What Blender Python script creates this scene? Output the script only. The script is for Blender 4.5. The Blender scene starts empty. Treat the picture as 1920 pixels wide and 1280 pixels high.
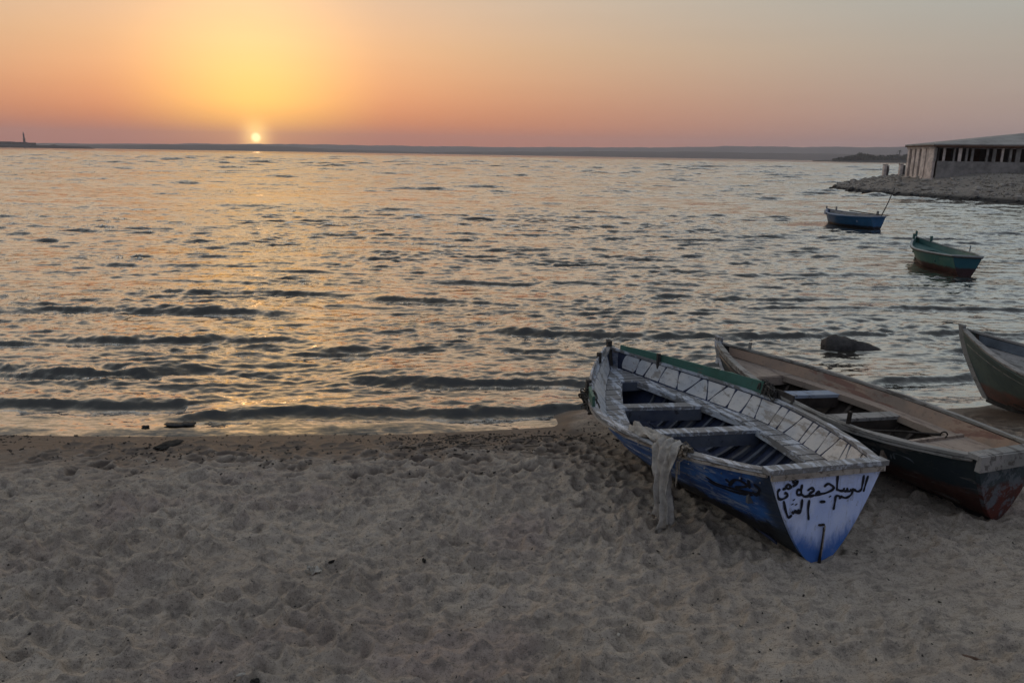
import bpy, math, random
import numpy as np
from mathutils import Vector, Matrix

random.seed(7)
RNG = np.random.default_rng(11)
sc = bpy.context.scene
R = math.radians

# ------------------------------------------------------------------ camera
F_PX, CAM_H, ROLL = 1440.0, 2.4, R(0.94)
PITCH = math.atan(350 / F_PX)
fw = np.array([0, math.cos(PITCH), -math.sin(PITCH)])
r0 = np.array([1.0, 0, 0]); u0 = np.cross(r0, fw)
rt = r0 * math.cos(ROLL) + u0 * math.sin(ROLL)
up = u0 * math.cos(ROLL) - r0 * math.sin(ROLL)
cam_d = bpy.data.cameras.new('camera')
cam_d.sensor_width = 36; cam_d.lens = 27.0
cam_d.clip_start = 0.05; cam_d.clip_end = 20000
cam = bpy.data.objects.new('camera', cam_d)
sc.collection.objects.link(cam)
cam.matrix_world = Matrix(((rt[0], up[0], -fw[0], 0), (rt[1], up[1], -fw[1], 0), (rt[2], up[2], -fw[2], CAM_H), (0, 0, 0, 1)))
sc.camera = cam
def ray(x, y): return fw + rt * (x - 960) / F_PX + up * (640 - y) / F_PX
def on_z(x, y, z=0.0):                       # a point of the survey: where a sight line meets level z
    d = ray(x, y); t = (z - CAM_H) / d[2]
    return np.array([0, 0, CAM_H]) + d * t
def at_y(x, y, Y):
    d = ray(x, y); return np.array([0, 0, CAM_H]) + d * (Y / d[1])

# ------------------------------------------------------------------ sky, sun, exposure
SUN_EL, SUN_AZ = 0.86, -18.1                 # degrees; azimuth from +Y towards +X
s_dir = Vector((math.sin(R(SUN_AZ)) * math.cos(R(SUN_EL)), math.cos(R(SUN_AZ)) * math.cos(R(SUN_EL)), math.sin(R(SUN_EL))))

def lin(c): return tuple(((v / 255) / 12.92 if v / 255 <= 0.04045 else ((v / 255 + 0.055) / 1.055) ** 2.4) for v in c)

class NT:
    """tiny wrapper round a node tree"""
    def __init__(s, tree): s.t = tree; s.n = tree.nodes; s.l = tree.links
    def new(s, typ, **kw):
        n = s.n.new(typ)
        for k, v in kw.items(): setattr(n, k, v)
        return n
    def link(s, a, b): s.l.new(a, b)
    def put(s, sock, v):
        if hasattr(v, 'is_linked') or isinstance(v, bpy.types.NodeSocket): s.l.new(v, sock)
        else: sock.default_value = v
    def math(s, op, a, b=0.0, c=None, clamp=False):
        n = s.n.new('ShaderNodeMath'); n.operation = op; n.use_clamp = clamp
        s.put(n.inputs[0], a); s.put(n.inputs[1], b)
        if c is not None: s.put(n.inputs[2], c)
        return n.outputs[0]
    def vmath(s, op, a, b=None):
        n = s.n.new('ShaderNodeVectorMath'); n.operation = op
        s.put(n.inputs[0], a)
        if b is not None: s.put(n.inputs[3] if op == 'SCALE' else n.inputs[1], b)
        return n.outputs['Value'] if op in ('DOT_PRODUCT', 'LENGTH') else n.outputs[0]
    def mix(s, f, a, b, blend='MIX'):
        n = s.n.new('ShaderNodeMix'); n.data_type = 'RGBA'; n.blend_type = blend
        n.clamp_factor = True
        s.put(n.inputs[0], f); s.put(n.inputs[6], a if not isinstance(a, tuple) else (*a[:3], 1)); s.put(n.inputs[7], b if not isinstance(b, tuple) else (*b[:3], 1))
        return n.outputs[2]
    def smooth(s, v, lo, hi):
        n = s.n.new('ShaderNodeMapRange'); n.interpolation_type = 'SMOOTHSTEP'
        s.put(n.inputs[0], v); n.inputs[1].default_value = lo; n.inputs[2].default_value = hi
        return n.outputs[0]
    def ramp(s, f, stops, interp='LINEAR'):
        n = s.n.new('ShaderNodeValToRGB'); cr = n.color_ramp; cr.interpolation = interp
        while len(cr.elements) < len(stops): cr.elements.new(0.5)
        for e, (p, c) in zip(cr.elements, stops): e.position = p; e.color = (*c, 1)
        s.put(n.inputs[0], f); return n.outputs[0]
    def noise(s, vec, scale, detail=3, rough=0.5, dist=0.0, col=False):
        n = s.n.new('ShaderNodeTexNoise'); n.inputs['Scale'].default_value = scale
        n.inputs['Detail'].default_value = detail; n.inputs['Roughness'].default_value = rough; n.inputs['Distortion'].default_value = dist
        if vec is not None: s.put(n.inputs['Vector'], vec)
        return n.outputs['Color' if col else 'Fac']
    def scaled(s, vec, sx, sy, sz, off=(0, 0, 0)):
        n = s.n.new('ShaderNodeMapping'); n.inputs['Scale'].default_value = (sx, sy, sz); n.inputs['Location'].default_value = off
        s.put(n.inputs['Vector'], vec); return n.outputs[0]

W = bpy.data.worlds.new('World'); sc.world = W; W.use_nodes = True
w = NT(W.node_tree); w.n.clear()
tc = w.new('ShaderNodeTexCoord'); dirv = w.vmath('NORMALIZE', tc.outputs['Generated'])
sep = w.new('ShaderNodeSeparateXYZ'); w.link(dirv, sep.inputs[0])
el = w.math('MULTIPLY', w.math('ARCSINE', sep.outputs[2]), 180 / math.pi)
fac = w.math('SQRT', w.math('DIVIDE', w.math('MAXIMUM', el, 0.0), 90.0))
az = w.math('MULTIPLY', w.math('ARCTAN2', sep.outputs[0], sep.outputs[1]), 180 / math.pi)
daz = w.math('ABSOLUTE', w.math('SUBTRACT', az, SUN_AZ))
daz = w.math('MINIMUM', daz, w.math('SUBTRACT', 360.0, daz))
def sky_ramp(stops): return w.ramp(fac, [(math.sqrt(e / 90), lin(c)) for e, c in stops], 'LINEAR')
SKY_DIM = 1 / 1.37                          # the picture is exposed for the dim foreground
def sky_ramp(stops): return w.ramp(fac, [(math.sqrt(e / 90), tuple(v * float(np.interp(e, [0, 8, 24], [SKY_DIM, SKY_DIM, 1.0])) for v in lin(c))) for e, c in stops], 'LINEAR')
cA = sky_ramp([(0, (222, 110, 62)), (1, (250, 158, 78)), (2, (255, 190, 90)), (3.3, (255, 206, 112)), (7, (238, 200, 144)), (10.5, (214, 187, 152)), (20, (228, 192, 142)), (38, (200, 188, 170)), (90, (132, 142, 158))])
cB = sky_ramp([(0, (220, 112, 66)), (1, (222, 122, 74)), (2, (219, 134, 86)), (3.3, (212, 144, 105)), (7, (204, 167, 133)), (10.5, (190, 170, 149)), (20, (210, 180, 144)), (38, (180, 179, 175)), (90, (132, 142, 158))])
cC = sky_ramp([(0, (166, 140, 138)), (1, (168, 142, 139)), (2, (170, 147, 140)), (3.3, (171, 151, 142)), (7, (168, 160, 151)), (10.5, (160, 163, 158)), (20, (162, 170, 170)), (38, (160, 168, 174)), (90, (132, 142, 158))])
cD = sky_ramp([(0, (84, 86, 100)), (1, (88, 88, 102)), (3.3, (98, 94, 108)), (10.5, (104, 106, 122)), (38, (116, 124, 142)), (90, (132, 142, 158))])
sky = w.mix(w.smooth(daz, 0.0, 10.0), cA, cB)
sky = w.mix(w.smooth(daz, 10.0, 56.0), sky, cC)
sky = w.mix(w.smooth(daz, 50.0, 150.0), sky, cD)
hzn = w.noise(w.scaled(dirv, 2.2, 2.2, 26), 1.6, 4, 0.55, 0.4)
sky = w.vmath('SCALE', sky, w.math('ADD', 0.955, w.math('MULTIPLY', hzn, 0.09)))
ang = w.math('MULTIPLY', w.math('ARCCOSINE', w.math('MINIMUM', w.vmath('DOT_PRODUCT', dirv, tuple(s_dir)), 1.0)), 180 / math.pi)
g1 = w.math('EXPONENT', w.math('MULTIPLY', w.math('POWER', w.math('DIVIDE', ang, 0.80), 2.0), -1.0))
g2 = w.math('EXPONENT', w.math('MULTIPLY', w.math('DIVIDE', ang, 2.2), -1.0))
disc = w.math('SUBTRACT', 1.0, w.smooth(ang, 0.16, 0.42))
glow = w.mix(1.0, w.vmath('SCALE', (1.1, 0.80, 0.25), g1), w.vmath('SCALE', (0.34, 0.17, 0.02), g2), 'ADD')
glow = w.mix(1.0, glow, w.vmath('SCALE', (1.2, 1.0, 0.6), disc), 'ADD')
sky = w.mix(1.0, sky, glow, 'ADD')
bg1 = w.new('ShaderNodeBackground'); w.link(sky, bg1.inputs[0]); bg1.inputs[1].default_value = 1.0
nish = w.new('ShaderNodeTexSky'); nish.sky_type = 'NISHITA'; nish.sun_disc = False
nish.sun_elevation = R(SUN_EL); nish.sun_rotation = R(SUN_AZ); nish.dust_density = 4.0
bg2 = w.new('ShaderNodeBackground'); w.link(nish.outputs[0], bg2.inputs[0]); bg2.inputs[1].default_value = 0.05
add = w.new('ShaderNodeAddShader'); w.link(bg1.outputs[0], add.inputs[0]); w.link(bg2.outputs[0], add.inputs[1])
wo = w.new('ShaderNodeOutputWorld'); w.link(add.outputs[0], wo.inputs[0])

sun_d = bpy.data.lights.new('sun', 'SUN'); sun_d.energy = 0.05; sun_d.angle = R(0.5); sun_d.color = (1.0, 0.55, 0.26)
sun = bpy.data.objects.new('sun', sun_d); sc.collection.objects.link(sun)
sun.rotation_euler = s_dir.to_track_quat('Z', 'Y').to_euler()
vs = sc.view_settings; vs.view_transform = 'Standard'; vs.look = 'None'; vs.gamma = 1.0; vs.use_curve_mapping = False; vs.exposure = 0.46
sc.cycles.volume_max_steps = 64
sc.cycles.sample_clamp_direct = 2.5; sc.cycles.sample_clamp_indirect = 2.5
sc.cycles.max_bounces = 8; sc.cycles.volume_bounces = 1
sc.cycles.use_denoising = True

# ------------------------------------------------------------------ helpers: objects
COL = sc.collection
def link(name, me, mat=None, parent=None):
    o = bpy.data.objects.new(name, me); COL.objects.link(o)
    if mat is not None and me is not None and not me.materials: me.materials.append(mat)
    if parent is not None: o.parent = parent
    return o
def tag(o, label=None, cat=None, group=None, kind=None):
    if label: o['label'] = label
    if cat: o['category'] = cat
    if group: o['group'] = group
    if kind: o['kind'] = kind
    return o
def empty(name, mw=None, label=None, cat=None, group=None):
    o = bpy.data.objects.new(name, None); o.empty_display_size = 0.2; COL.objects.link(o)
    if mw is not None: o.matrix_world = mw
    return tag(o, label, cat, group)

class MB:
    """collects shapes, links them as ONE mesh object"""
    def __init__(s): s.v = []; s.f = []
    def raw(s, vs, fs):
        k = len(s.v); s.v += [tuple(map(float, p)) for p in vs]; s.f += [tuple(i + k for i in f) for f in fs]; return s
    def box(s, c, h, ax=None, jitter=0.0):
        ax = np.eye(3) if ax is None else np.asarray(ax)
        P = [np.asarray(c) + ax[0] * h[0] * a + ax[1] * h[1] * b + ax[2] * h[2] * d for a, b, d in
             ((-1, -1, -1), (1, -1, -1), (1, 1, -1), (-1, 1, -1), (-1, -1, 1), (1, -1, 1), (1, 1, 1), (-1, 1, 1))]
        if jitter: P = [p + RNG.normal(0, jitter, 3) for p in P]
        return s.raw(P, [(0, 3, 2, 1), (4, 5, 6, 7), (0, 1, 5, 4), (1, 2, 6, 5), (2, 3, 7, 6), (3, 0, 4, 7)])
    def loft(s, rings, closed=True, caps=True):
        n = len(rings[0]); vs = [p for r_ in rings for p in r_]; fs = []
        for i in range(len(rings) - 1):
            for j in range(n if closed else n - 1):
                a = i * n + j; b = i * n + (j + 1) % n
                fs.append((a, b, b + n, a + n))
        if caps and closed:
            fs.append(tuple(range(n - 1, -1, -1))); fs.append(tuple(range((len(rings) - 1) * n, len(rings) * n)))
        return s.raw(vs, fs)
    def tube(s, path, rad, n=6):
        path = [np.asarray(p, float) for p in path]
        rr = rad if hasattr(rad, '__len__') else [rad] * len(path)
        rings = []
        for i, p in enumerate(path):
            d = path[min(i + 1, len(path) - 1)] - path[max(i - 1, 0)]
            d = d / (np.linalg.norm(d) + 1e-9)
            a = np.cross(d, (0, 0, 1.0) if abs(d[2]) < 0.9 else (1.0, 0, 0)); a /= np.linalg.norm(a); b = np.cross(d, a)
            rings.append([p + rr[i] * (a * math.cos(2 * math.pi * k / n) + b * math.sin(2 * math.pi * k / n)) for k in range(n)])
        return s.loft(rings)
    def blob(s, c, h, seed=0, rough=0.25, nu=10, nv=7, flat=0.0):
        r = np.random.default_rng(seed); ph = r.uniform(0, 6.28, 12); k = r.uniform(1, 3.5, (12, 3))
        rings = []
        for i in range(nv + 1):
            th = math.pi * i / nv; ring = []
            for j in range(nu):
                p = 2 * math.pi * j / nu
                d = np.array([math.sin(th) * math.cos(p), math.sin(th) * math.sin(p), math.cos(th)])
                m = 1 + rough * np.mean(np.sin(k @ d * 2 + ph)) * 2
                ring.append(np.asarray(c) + d * np.asarray(h) * m)
            rings.append(ring)
        return s.loft(rings, True, False)
    def build(s, name, mat=None, parent=None, smooth=False, weld=False):
        me = bpy.data.meshes.new(name); me.from_pydata(s.v, [], s.f); me.update()
        if smooth: me.shade_smooth()
        return link(name, me, mat, parent)
def grid_mesh(name, V, nu, nv, mat, smooth=True):
    """V: (nu*nv,3) float array laid out row by row (nu rows of nv)"""
    idx = np.arange(nu * nv).reshape(nu, nv)
    q = np.stack([idx[:-1, :-1], idx[:-1, 1:], idx[1:, 1:], idx[1:, :-1]], -1).reshape(-1, 4)
    me = bpy.data.meshes.new(name)
    me.vertices.add(len(V)); me.vertices.foreach_set('co', V.astype(np.float32).ravel())
    me.loops.add(q.size); me.loops.foreach_set('vertex_index', q.astype(np.int32).ravel())
    me.polygons.add(len(q)); me.polygons.foreach_set('loop_start', np.arange(0, q.size, 4, dtype=np.int32))
    me.update(calc_edges=True); me.validate()
    if smooth: me.shade_smooth()
    return link(name, me, mat)

# value noise in numpy
_perm = RNG.random((256, 256))
def vnoise(x, y):
    xi = np.floor(x).astype(int); yi = np.floor(y).astype(int); xf = x - xi; yf = y - yi
    xf = xf * xf * (3 - 2 * xf); yf = yf * yf * (3 - 2 * yf)
    g = lambda a, b: _perm[a & 255, b & 255]
    return (g(xi, yi) * (1 - xf) + g(xi + 1, yi) * xf) * (1 - yf) + (g(xi, yi + 1) * (1 - xf) + g(xi + 1, yi + 1) * xf) * yf
def fbm(x, y, o=4):
    a = 0; k = 0.5
    for i in range(o): a = a + k * (vnoise(x * 2 ** i + 17.3 * i, y * 2 ** i + 9.1 * i) - 0.5); k *= 0.5
    return a

# ------------------------------------------------------------------ helpers: materials
def mat_new(name):
    m = bpy.data.materials.new(name); m.use_nodes = True
    t = NT(m.node_tree); b = t.n['Principled BSDF']
    return m, t, b
def bump(t, b, h, strength=0.3, dist=0.01):
    n = t.new('ShaderNodeBump'); n.inputs['Strength'].default_value = strength; n.inputs['Distance'].default_value = dist
    t.put(n.inputs['Height'], h); t.link(n.outputs[0], b.inputs['Normal'])
def obj_co(t): return t.new('ShaderNodeTexCoord').outputs['Object']
def paint(name, col, col2, worn, amount=0.5, scale=6.0, rough=0.6, along=(1, 0.35, 1), bottom=None, bottom_z=0.2, band=0.03, seams=0.0):
    """weathered paint: two tones of paint, worn patches of another colour, optional bottom paint below a wavy line"""
    m, t, b = mat_new(name); co = obj_co(t)
    c = t.mix(t.smooth(t.noise(co, 3.1, 4, 0.6), 0.35, 0.65), col, col2)
    str_ = t.noise(t.scaled(co, scale * along[0] * 2, scale * along[1], scale * along[2] * 2), 1.0, 6, 0.7, 0.4)
    lo = 0.72 - 0.35 * amount
    wear = t.smooth(str_, lo, lo + 0.08)
    if bottom is not None:
        sp = t.new('ShaderNodeSeparateXYZ'); t.link(co, sp.inputs[0])
        zz = t.math('ADD', sp.outputs[2], t.math('MULTIPLY', t.math('SUBTRACT', t.noise(t.scaled(co, 3, 2.2, 3), 2.0, 5, 0.7), 0.5), band * 4))
        bc = t.mix(t.smooth(t.noise(co, 7, 5, 0.7), 0.42, 0.62), bottom[0], bottom[1])
        c = t.mix(t.smooth(zz, bottom_z - band, bottom_z + band), bc, c)
    c = t.mix(t.math('MULTIPLY', wear, 0.85), c, worn)
    dirt = t.noise(co, 22, 4, 0.7)
    c = t.mix(t.math('MULTIPLY', t.smooth(dirt, 0.52, 0.75), 0.45), c, (0.05, 0.045, 0.04))
    t.link(c, b.inputs['Base Color']); b.inputs['Roughness'].default_value = rough
    t.put(b.inputs['Specular IOR Level'], 0.3)
    h = t.math('ADD', t.math('MULTIPLY', wear, -0.5), t.math('MULTIPLY', t.noise(t.scaled(co, 60, 8, 60), 1, 4), 0.6))
    bump(t, b, h, 0.5, 0.006)
    return m
def plain(name, col, rough=0.7, var=0.25, scale=8, metal=0.0, bstr=0.3, bdist=0.01):
    m, t, b = mat_new(name); co = obj_co(t)
    n = t.noise(co, scale, 5, 0.65)
    c = t.mix(t.smooth(n, 0.3, 0.7), tuple(v * (1 - var) for v in col), tuple(min(1, v * (1 + var)) for v in col))
    t.link(c, b.inputs['Base Color']); b.inputs['Roughness'].default_value = rough; b.inputs['Metallic'].default_value = metal
    t.put(b.inputs['Specular IOR Level'], 0.3)
    bump(t, b, t.noise(co, scale * 4, 5, 0.7), bstr, bdist)
    return m

# ------------------------------------------------------------------ boats: pose and hull surface
def pose_mw(q):
    x, y, z, th, ph, ro = q
    def tr(P):
        X, Y, Z = P
        X, Z = X * math.cos(ro) + Z * math.sin(ro), Z * math.cos(ro) - X * math.sin(ro)
        Y, Z = Y * math.cos(ph) - Z * math.sin(ph), Z * math.cos(ph) + Y * math.sin(ph)
        X, Y = X * math.cos(th) - Y * math.sin(th), Y * math.cos(th) + X * math.sin(th)
        return (X, Y, Z)
    c = [tr(e) for e in ((1, 0, 0), (0, 1, 0), (0, 0, 1))]
    return Matrix(((c[0][0], c[1][0], c[2][0], x), (c[0][1], c[1][1], c[2][1], y), (c[0][2], c[1][2], c[2][2], z), (0, 0, 0, 1)))
class Hull:
    def __init__(s, p): s.L, s.wT, s.wM, s.tm, s.pw, s.zT, s.zM, s.zB = p
    def gun(s, t):
        a = max(0, (s.tm - t) / s.tm); c = max(0, (t - s.tm) / (1 - s.tm))
        if t < s.tm: return s.wT + (s.wM - s.wT) * (1 - a * a), s.zM + (s.zT - s.zM) * a * a
        return max(0.004, s.wM * (1 - c ** s.pw)), s.zM + (s.zB - s.zM) * c * c
    def pt(s, t, k, side, off=0.0):
        """point of the outer skin; k 0 at the keel, 1 at the gunwale; off < 0 goes inside"""
        b, z = s.gun(t); e = float(np.interp(t, [0, 0.45, 1], [0.6, 0.45, 0.8])); zk = 0.06 * t ** 6
        x = max(0.0, b * k ** e + off)
        return np.array([side * x, s.L * t - 0.10 * s.L * t ** 4 * (1 - k) ** 1.5, zk + (z - zk) * k])
    def at_depth(s, t, dp): b, z = s.gun(t); return max(0.05, (z - dp) / z)     # k for a level dp below the gunwale
    def normal(s, t, k, side):
        a = s.pt(min(t + .01, 1), k, side) - s.pt(max(t - .01, 0), k, side)
        b = s.pt(t, min(k + .02, 1), side) - s.pt(t, max(k - .02, 0), side)
        n = np.cross(a, b); n /= np.linalg.norm(n) + 1e-9
        return n if n[0] * side > 0 else -n

BOAT_BLUE = dict(q=(1.74, 3.952, .17, .273, -.029, .013), p=(3.111, .361, .755, .468, 1.529, .586, .483, .593))
BOAT_RED = dict(q=(3.111, 4.559, .168, .411, .027, .044), p=(2.885, .313, .558, .348, 2.021, .465, .397, .432))
BOAT_GREY = dict(q=(6.024, 4.699, .122, .417, -.034, -.037), p=(3.329, .38, .638, .454, 1.87, .58, .471, .731))
BOAT_TEAL = dict(q=(9.821, 16.637, -.161, -.162, -.023, .022), p=(3.329, .298, .568, .429, 1.826, .576, .571, .759))
BOAT_AZURE = dict(q=(13.086, 27.934, -.154, .171, -.016, -.005), p=(3.313, .288, .729, .45, 1.898, .594, .576, .71))

# ------------------------------------------------------------------ terrain: beach
SHX = np.array([-400, -60, -12, -4.44, -3.07, -1.22, -.08, .76, 1.49, 3.0, 4.72, 6.5, 9, 14, 25, 36, 60, 400])
SHY = np.array([2, 4.5, 6.2, 6.29, 6.35, 6.47, 6.65, 6.79, 6.95, 7.15, 7.5, 8.3, 10, 14, 28, 43, 62, 120])
def shore(x): return np.interp(x, SHX, SHY)
def beach_height(x, y):
    d = shore(x) - y + 0.12 * fbm(x * 0.5, y * 0.0 + 3.3, 2)
    h = np.where(d > 0, 0.07 * np.minimum(d, 5) + 0.015 * np.clip(d - 5, 0, 40), np.maximum(0.06 * d, -1.6))
    return h, d
def beach_z(x, y): return float(beach_height(np.array([x]), np.array([y]))[0][0])
def axis(fine_lo, fine_hi, step, lo, hi, grow=1.16):
    a = list(np.arange(fine_lo, fine_hi, step)); s = step; v = a[-1]
    up_ = []
    while v < hi: s *= grow; v += s; up_.append(v)
    s = step; v = a[0]; dn = []
    while v > lo: s *= grow; v -= s; dn.append(v)
    return np.array(dn[::-1] + a + up_)
ax_ = axis(-3.9, 4.4, 0.0102, -400, 400); ay_ = axis(2.4, 7.3, 0.0100, -400, 70, 1.2)
X, Y = np.meshgrid(ax_, ay_); X, Y = X.astype(np.float64), Y.astype(np.float64)
Z, D = beach_height(X, Y)
dry = np.clip((D - 0.25) / 1.0, 0, 1)
# trampled sand: overlapping hollows with pushed-up rims
rel = np.zeros_like(Z)
for i in range(2600):
    cx = RNG.uniform(-3.9, 4.6); cy = RNG.uniform(2.3, 7.4)
    d0 = float(shore(cx)) - cy
    if d0 < 0.22: continue
    small = RNG.random() < 0.45
    ra = RNG.uniform(.022, .05) if small else RNG.uniform(.055, .10)
    rb = ra * RNG.uniform(.5, .95); an = RNG.uniform(0, math.pi)
    dep = ra * RNG.uniform(.30, .62) * min(1, 0.35 + d0 / 1.6)
    j0, j1 = np.searchsorted(ax_, [cx - 2 * ra, cx + 2 * ra]); i0, i1 = np.searchsorted(ay_, [cy - 2 * ra, cy + 2 * ra])
    xx = X[i0:i1, j0:j1] - cx; yy = Y[i0:i1, j0:j1] - cy
    u_ = (xx * math.cos(an) + yy * math.sin(an)) / ra; v_ = (-xx * math.sin(an) + yy * math.cos(an)) / rb
    r_ = np.sqrt(u_ * u_ + v_ * v_) * (1 + 0.35 * (vnoise(X[i0:i1, j0:j1] * 16 + i, Y[i0:i1, j0:j1] * 16) - .5))
    keep = np.clip((r_ - .75) / .5, 0, 1)
    old = rel[i0:i1, j0:j1]
    bowl = -dep * np.clip(1 - r_ ** 2.5, 0, 1) + dep * .55 * np.exp(-((r_ - 1.10) / .16) ** 2)
    rel[i0:i1, j0:j1] = np.clip(old * (0.25 + 0.75 * keep) + bowl, -.055, .020 + .006 * u_)
rel = (rel * 2 + np.roll(rel, 1, 0) + np.roll(rel, -1, 0) + np.roll(rel, 1, 1) + np.roll(rel, -1, 1)) / 6
def cells(x, y, size, seed):
    # trampled hollows: bowls that meet in sharp crests
    u = x / size; v = y / size; iu = np.floor(u).astype(int); iv = np.floor(v).astype(int); best = np.full(x.shape, 9.0)
    rs = np.random.default_rng(seed); J = rs.random((64, 64, 3))
    for a in (-1, 0, 1):
        for b_ in (-1, 0, 1):
            q_ = J[(iu + a) & 63, (iv + b_) & 63]
            d_ = np.hypot(iu + a + q_[..., 0] - u, iv + b_ + q_[..., 1] - v) / (.75 + .5 * q_[..., 2])
            best = np.minimum(best, d_)
    return np.minimum(best, 1.15) ** 2.1
sel = (D > .05) & (np.abs(X) < 6) & (Y > 1.5)
xa, ya = X[sel], Y[sel]
xq = xa + .06 * fbm(xa * 7, ya * 7, 3) * 2; yq = ya + .06 * fbm(xa * 7 + 31, ya * 7 + 5, 3) * 2
lowf = np.clip(.75 + 1.5 * fbm(xa * .9 + 3, ya * 1.2, 3), .2, 1.3)
rel[sel] = rel[sel] * .8 + np.clip((D[sel] - .25) / 1.3, 0, 1) * lowf * (.098 * (cells(xq, yq * 1.15, .150, 1) - .25) + .046 * (cells(xq + .4, yq * 1.1 + .2, .068, 2) - .25))
rel += dry * (0.045 * fbm(X * 2.6, Y * 3.4, 3) + 0.014 * fbm(X * 9, Y * 13, 3) + 0.020 * fbm(X * 30, Y * 34, 2))
rel += (1 - dry) * 0.006 * fbm(X * 6, Y * 6, 3)
fade = np.clip((D - 0.16) / 0.45, 0, 1)
# calmer, brushed sand in the lee of the two boats
calm = np.exp(-(((X - 2.6) / 1.1) ** 2 + ((Y - 3.55) / .55) ** 2))
Z = Z + rel * fade * (1 - .6 * calm)
# sand banked up against the beached keels
for B in (BOAT_BLUE, BOAT_RED):
    mw = pose_mw(B['q']); H = Hull(B['p'])
    P = np.array([list(mw @ Vector(H.pt(t, 0, 1))) for t in np.linspace(0, .97, 30)])
    sel = (np.abs(X - P[:, 0].mean()) < 3) & (np.abs(Y - P[:, 1].mean()) < 3)
    xs, ys = X[sel], Y[sel]; best = np.full(xs.shape, -9.0)
    for a in P:
        dd = np.sqrt((xs - a[0]) ** 2 + (ys - a[1]) ** 2)
        best = np.maximum(best, a[2] - .028 + .05 * (np.hypot(a[0] - P[0, 0], a[1] - P[0, 1]) / 3) - .26 * dd + .02 * vnoise(xs * 9, ys * 9))
    Z[sel] = np.maximum(Z[sel], best)
SAND_Z = Z
def sand_at(x, y):
    j = min(max(np.searchsorted(ax_, x), 1), len(ax_) - 1); i = min(max(np.searchsorted(ay_, y), 1), len(ay_) - 1)
    return float(SAND_Z[i, j])

m_sand, t, b = mat_new('sand'); co = obj_co(t)
c = t.mix(t.smooth(t.noise(co, 1.4, 4, 0.6), 0.35, 0.65), (0.440, 0.364, 0.290), (0.515, 0.436, 0.352))
c = t.mix(t.math('MULTIPLY', t.smooth(t.noise(t.scaled(co, 1, 1, 1, (5, 2, 0)), 1.1, 2, 0.5), 0.54, 0.72), 0.55), c, (0.42, 0.315, 0.272))
c = t.mix(t.math('MULTIPLY', t.smooth(t.noise(t.scaled(co, 1, 1.6, 1, (2, 8, 0)), 9, 6, 0.78), 0.45, 0.62), 0.60), c, (0.205, 0.174, 0.146))
c = t.mix(t.math('MULTIPLY', t.smooth(t.noise(co, 34, 7, 0.85), 0.52, 0.62), 0.60), c, (0.115, 0.098, 0.082))
c = t.mix(t.math('MULTIPLY', t.smooth(t.noise(co, 150, 3, 0.7), 0.55, 0.68), 0.75), c, (0.06, 0.055, 0.05))
c = t.mix(t.math('MULTIPLY', t.smooth(t.noise(t.scaled(co, 1, 1, 1, (3, 3, 3)), 140, 2, 0.6), 0.66, 0.74), 0.6), c, (0.5, 0.47, 0.42))
geo = t.new('ShaderNodeNewGeometry'); sp = t.new('ShaderNodeSeparateXYZ'); t.link(geo.outputs['Position'], sp.inputs[0])
zz = t.math('ADD', sp.outputs[2], t.math('MULTIPLY', t.math('SUBTRACT', t.noise(co, 1.6, 3), 0.5), 0.03))
wet = t.math('SUBTRACT', 1.0, t.smooth(zz, 0.034, 0.090))
c = t.mix(t.math('MULTIPLY', wet, 0.90), c, (0.075, 0.053, 0.040))
t.link(c, b.inputs['Base Color'])
t.put(b.inputs['Roughness'], t.math('SUBTRACT', 0.95, t.math('MULTIPLY', wet, 0.40)))
t.put(b.inputs['Specular IOR Level'], t.math('ADD', 0.10, t.math('MULTIPLY', wet, 0.10)))
hh = t.math('ADD', t.noise(co, 210, 3, 0.7), t.math('MULTIPLY', t.noise(co, 45, 4, 0.7), 1.6))
bn = t.new('ShaderNodeBump'); bn.inputs['Distance'].default_value = 0.016
t.put(bn.inputs['Strength'], t.math('SUBTRACT', 0.75, t.math('MULTIPLY', wet, 0.6))); t.link(hh, bn.inputs['Height']); t.link(bn.outputs[0], b.inputs['Normal'])
beach = grid_mesh('beach', np.stack([X.ravel(), Y.ravel(), Z.ravel()], -1), len(ay_), len(ax_), m_sand)
tag(beach, 'grey brown trampled sand beach sloping down to the lake', kind='structure')

# ------------------------------------------------------------------ water
m_water, t, b = mat_new('lake_water'); co = obj_co(t)
geo = t.new('ShaderNodeNewGeometry')
n1 = t.noise(t.scaled(co, 0.55, 1.7, 1), 1.9, 4, 0.6, 0.5, col=True)
n2 = t.noise(t.scaled(co, 0.55, 1.6, 1, (7, 3, 0)), 6.0, 4, 0.6, 0.6, col=True)
n0 = t.noise(t.scaled(co, .10, .24, 1, (3, 1, 0)), 1.0, 4, 0.6, 0.3, col=True)
n3 = t.noise(t.scaled(co, 0.7, 1.5, 1, (1, 9, 0)), 20.0, 3, 0.6, 0.4, col=True)
def cen(n, k): return t.vmath('MULTIPLY', t.vmath('SUBTRACT', n, (0.5, 0.5, 0.5)), k)
per = t.vmath('ADD', t.vmath('ADD', t.vmath('ADD', cen(n0, (.0, .30, 0)), cen(n1, (.34, .62, 0))), cen(n2, (.30, .60, 0))), cen(n3, (.18, .32, 0)))
nrm = t.vmath('NORMALIZE', t.vmath('ADD', geo.outputs['Normal'], per))
fr = t.new('ShaderNodeFresnel'); fr.inputs['IOR'].default_value = 1.333; t.link(nrm, fr.inputs['Normal'])
refl = t.math('ADD', t.math('MULTIPLY', t.smooth(fr.outputs[0], 0.015, 0.28), 0.62), 0.04)     # grazing reflection raised past real water's to brighten it, dark when faced
gl = t.new('ShaderNodeBsdfGlossy'); gl.inputs['Roughness'].default_value = 0.075; gl.inputs['Color'].default_value = (.97, .97, .97, 1); t.link(nrm, gl.inputs['Normal'])
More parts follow.
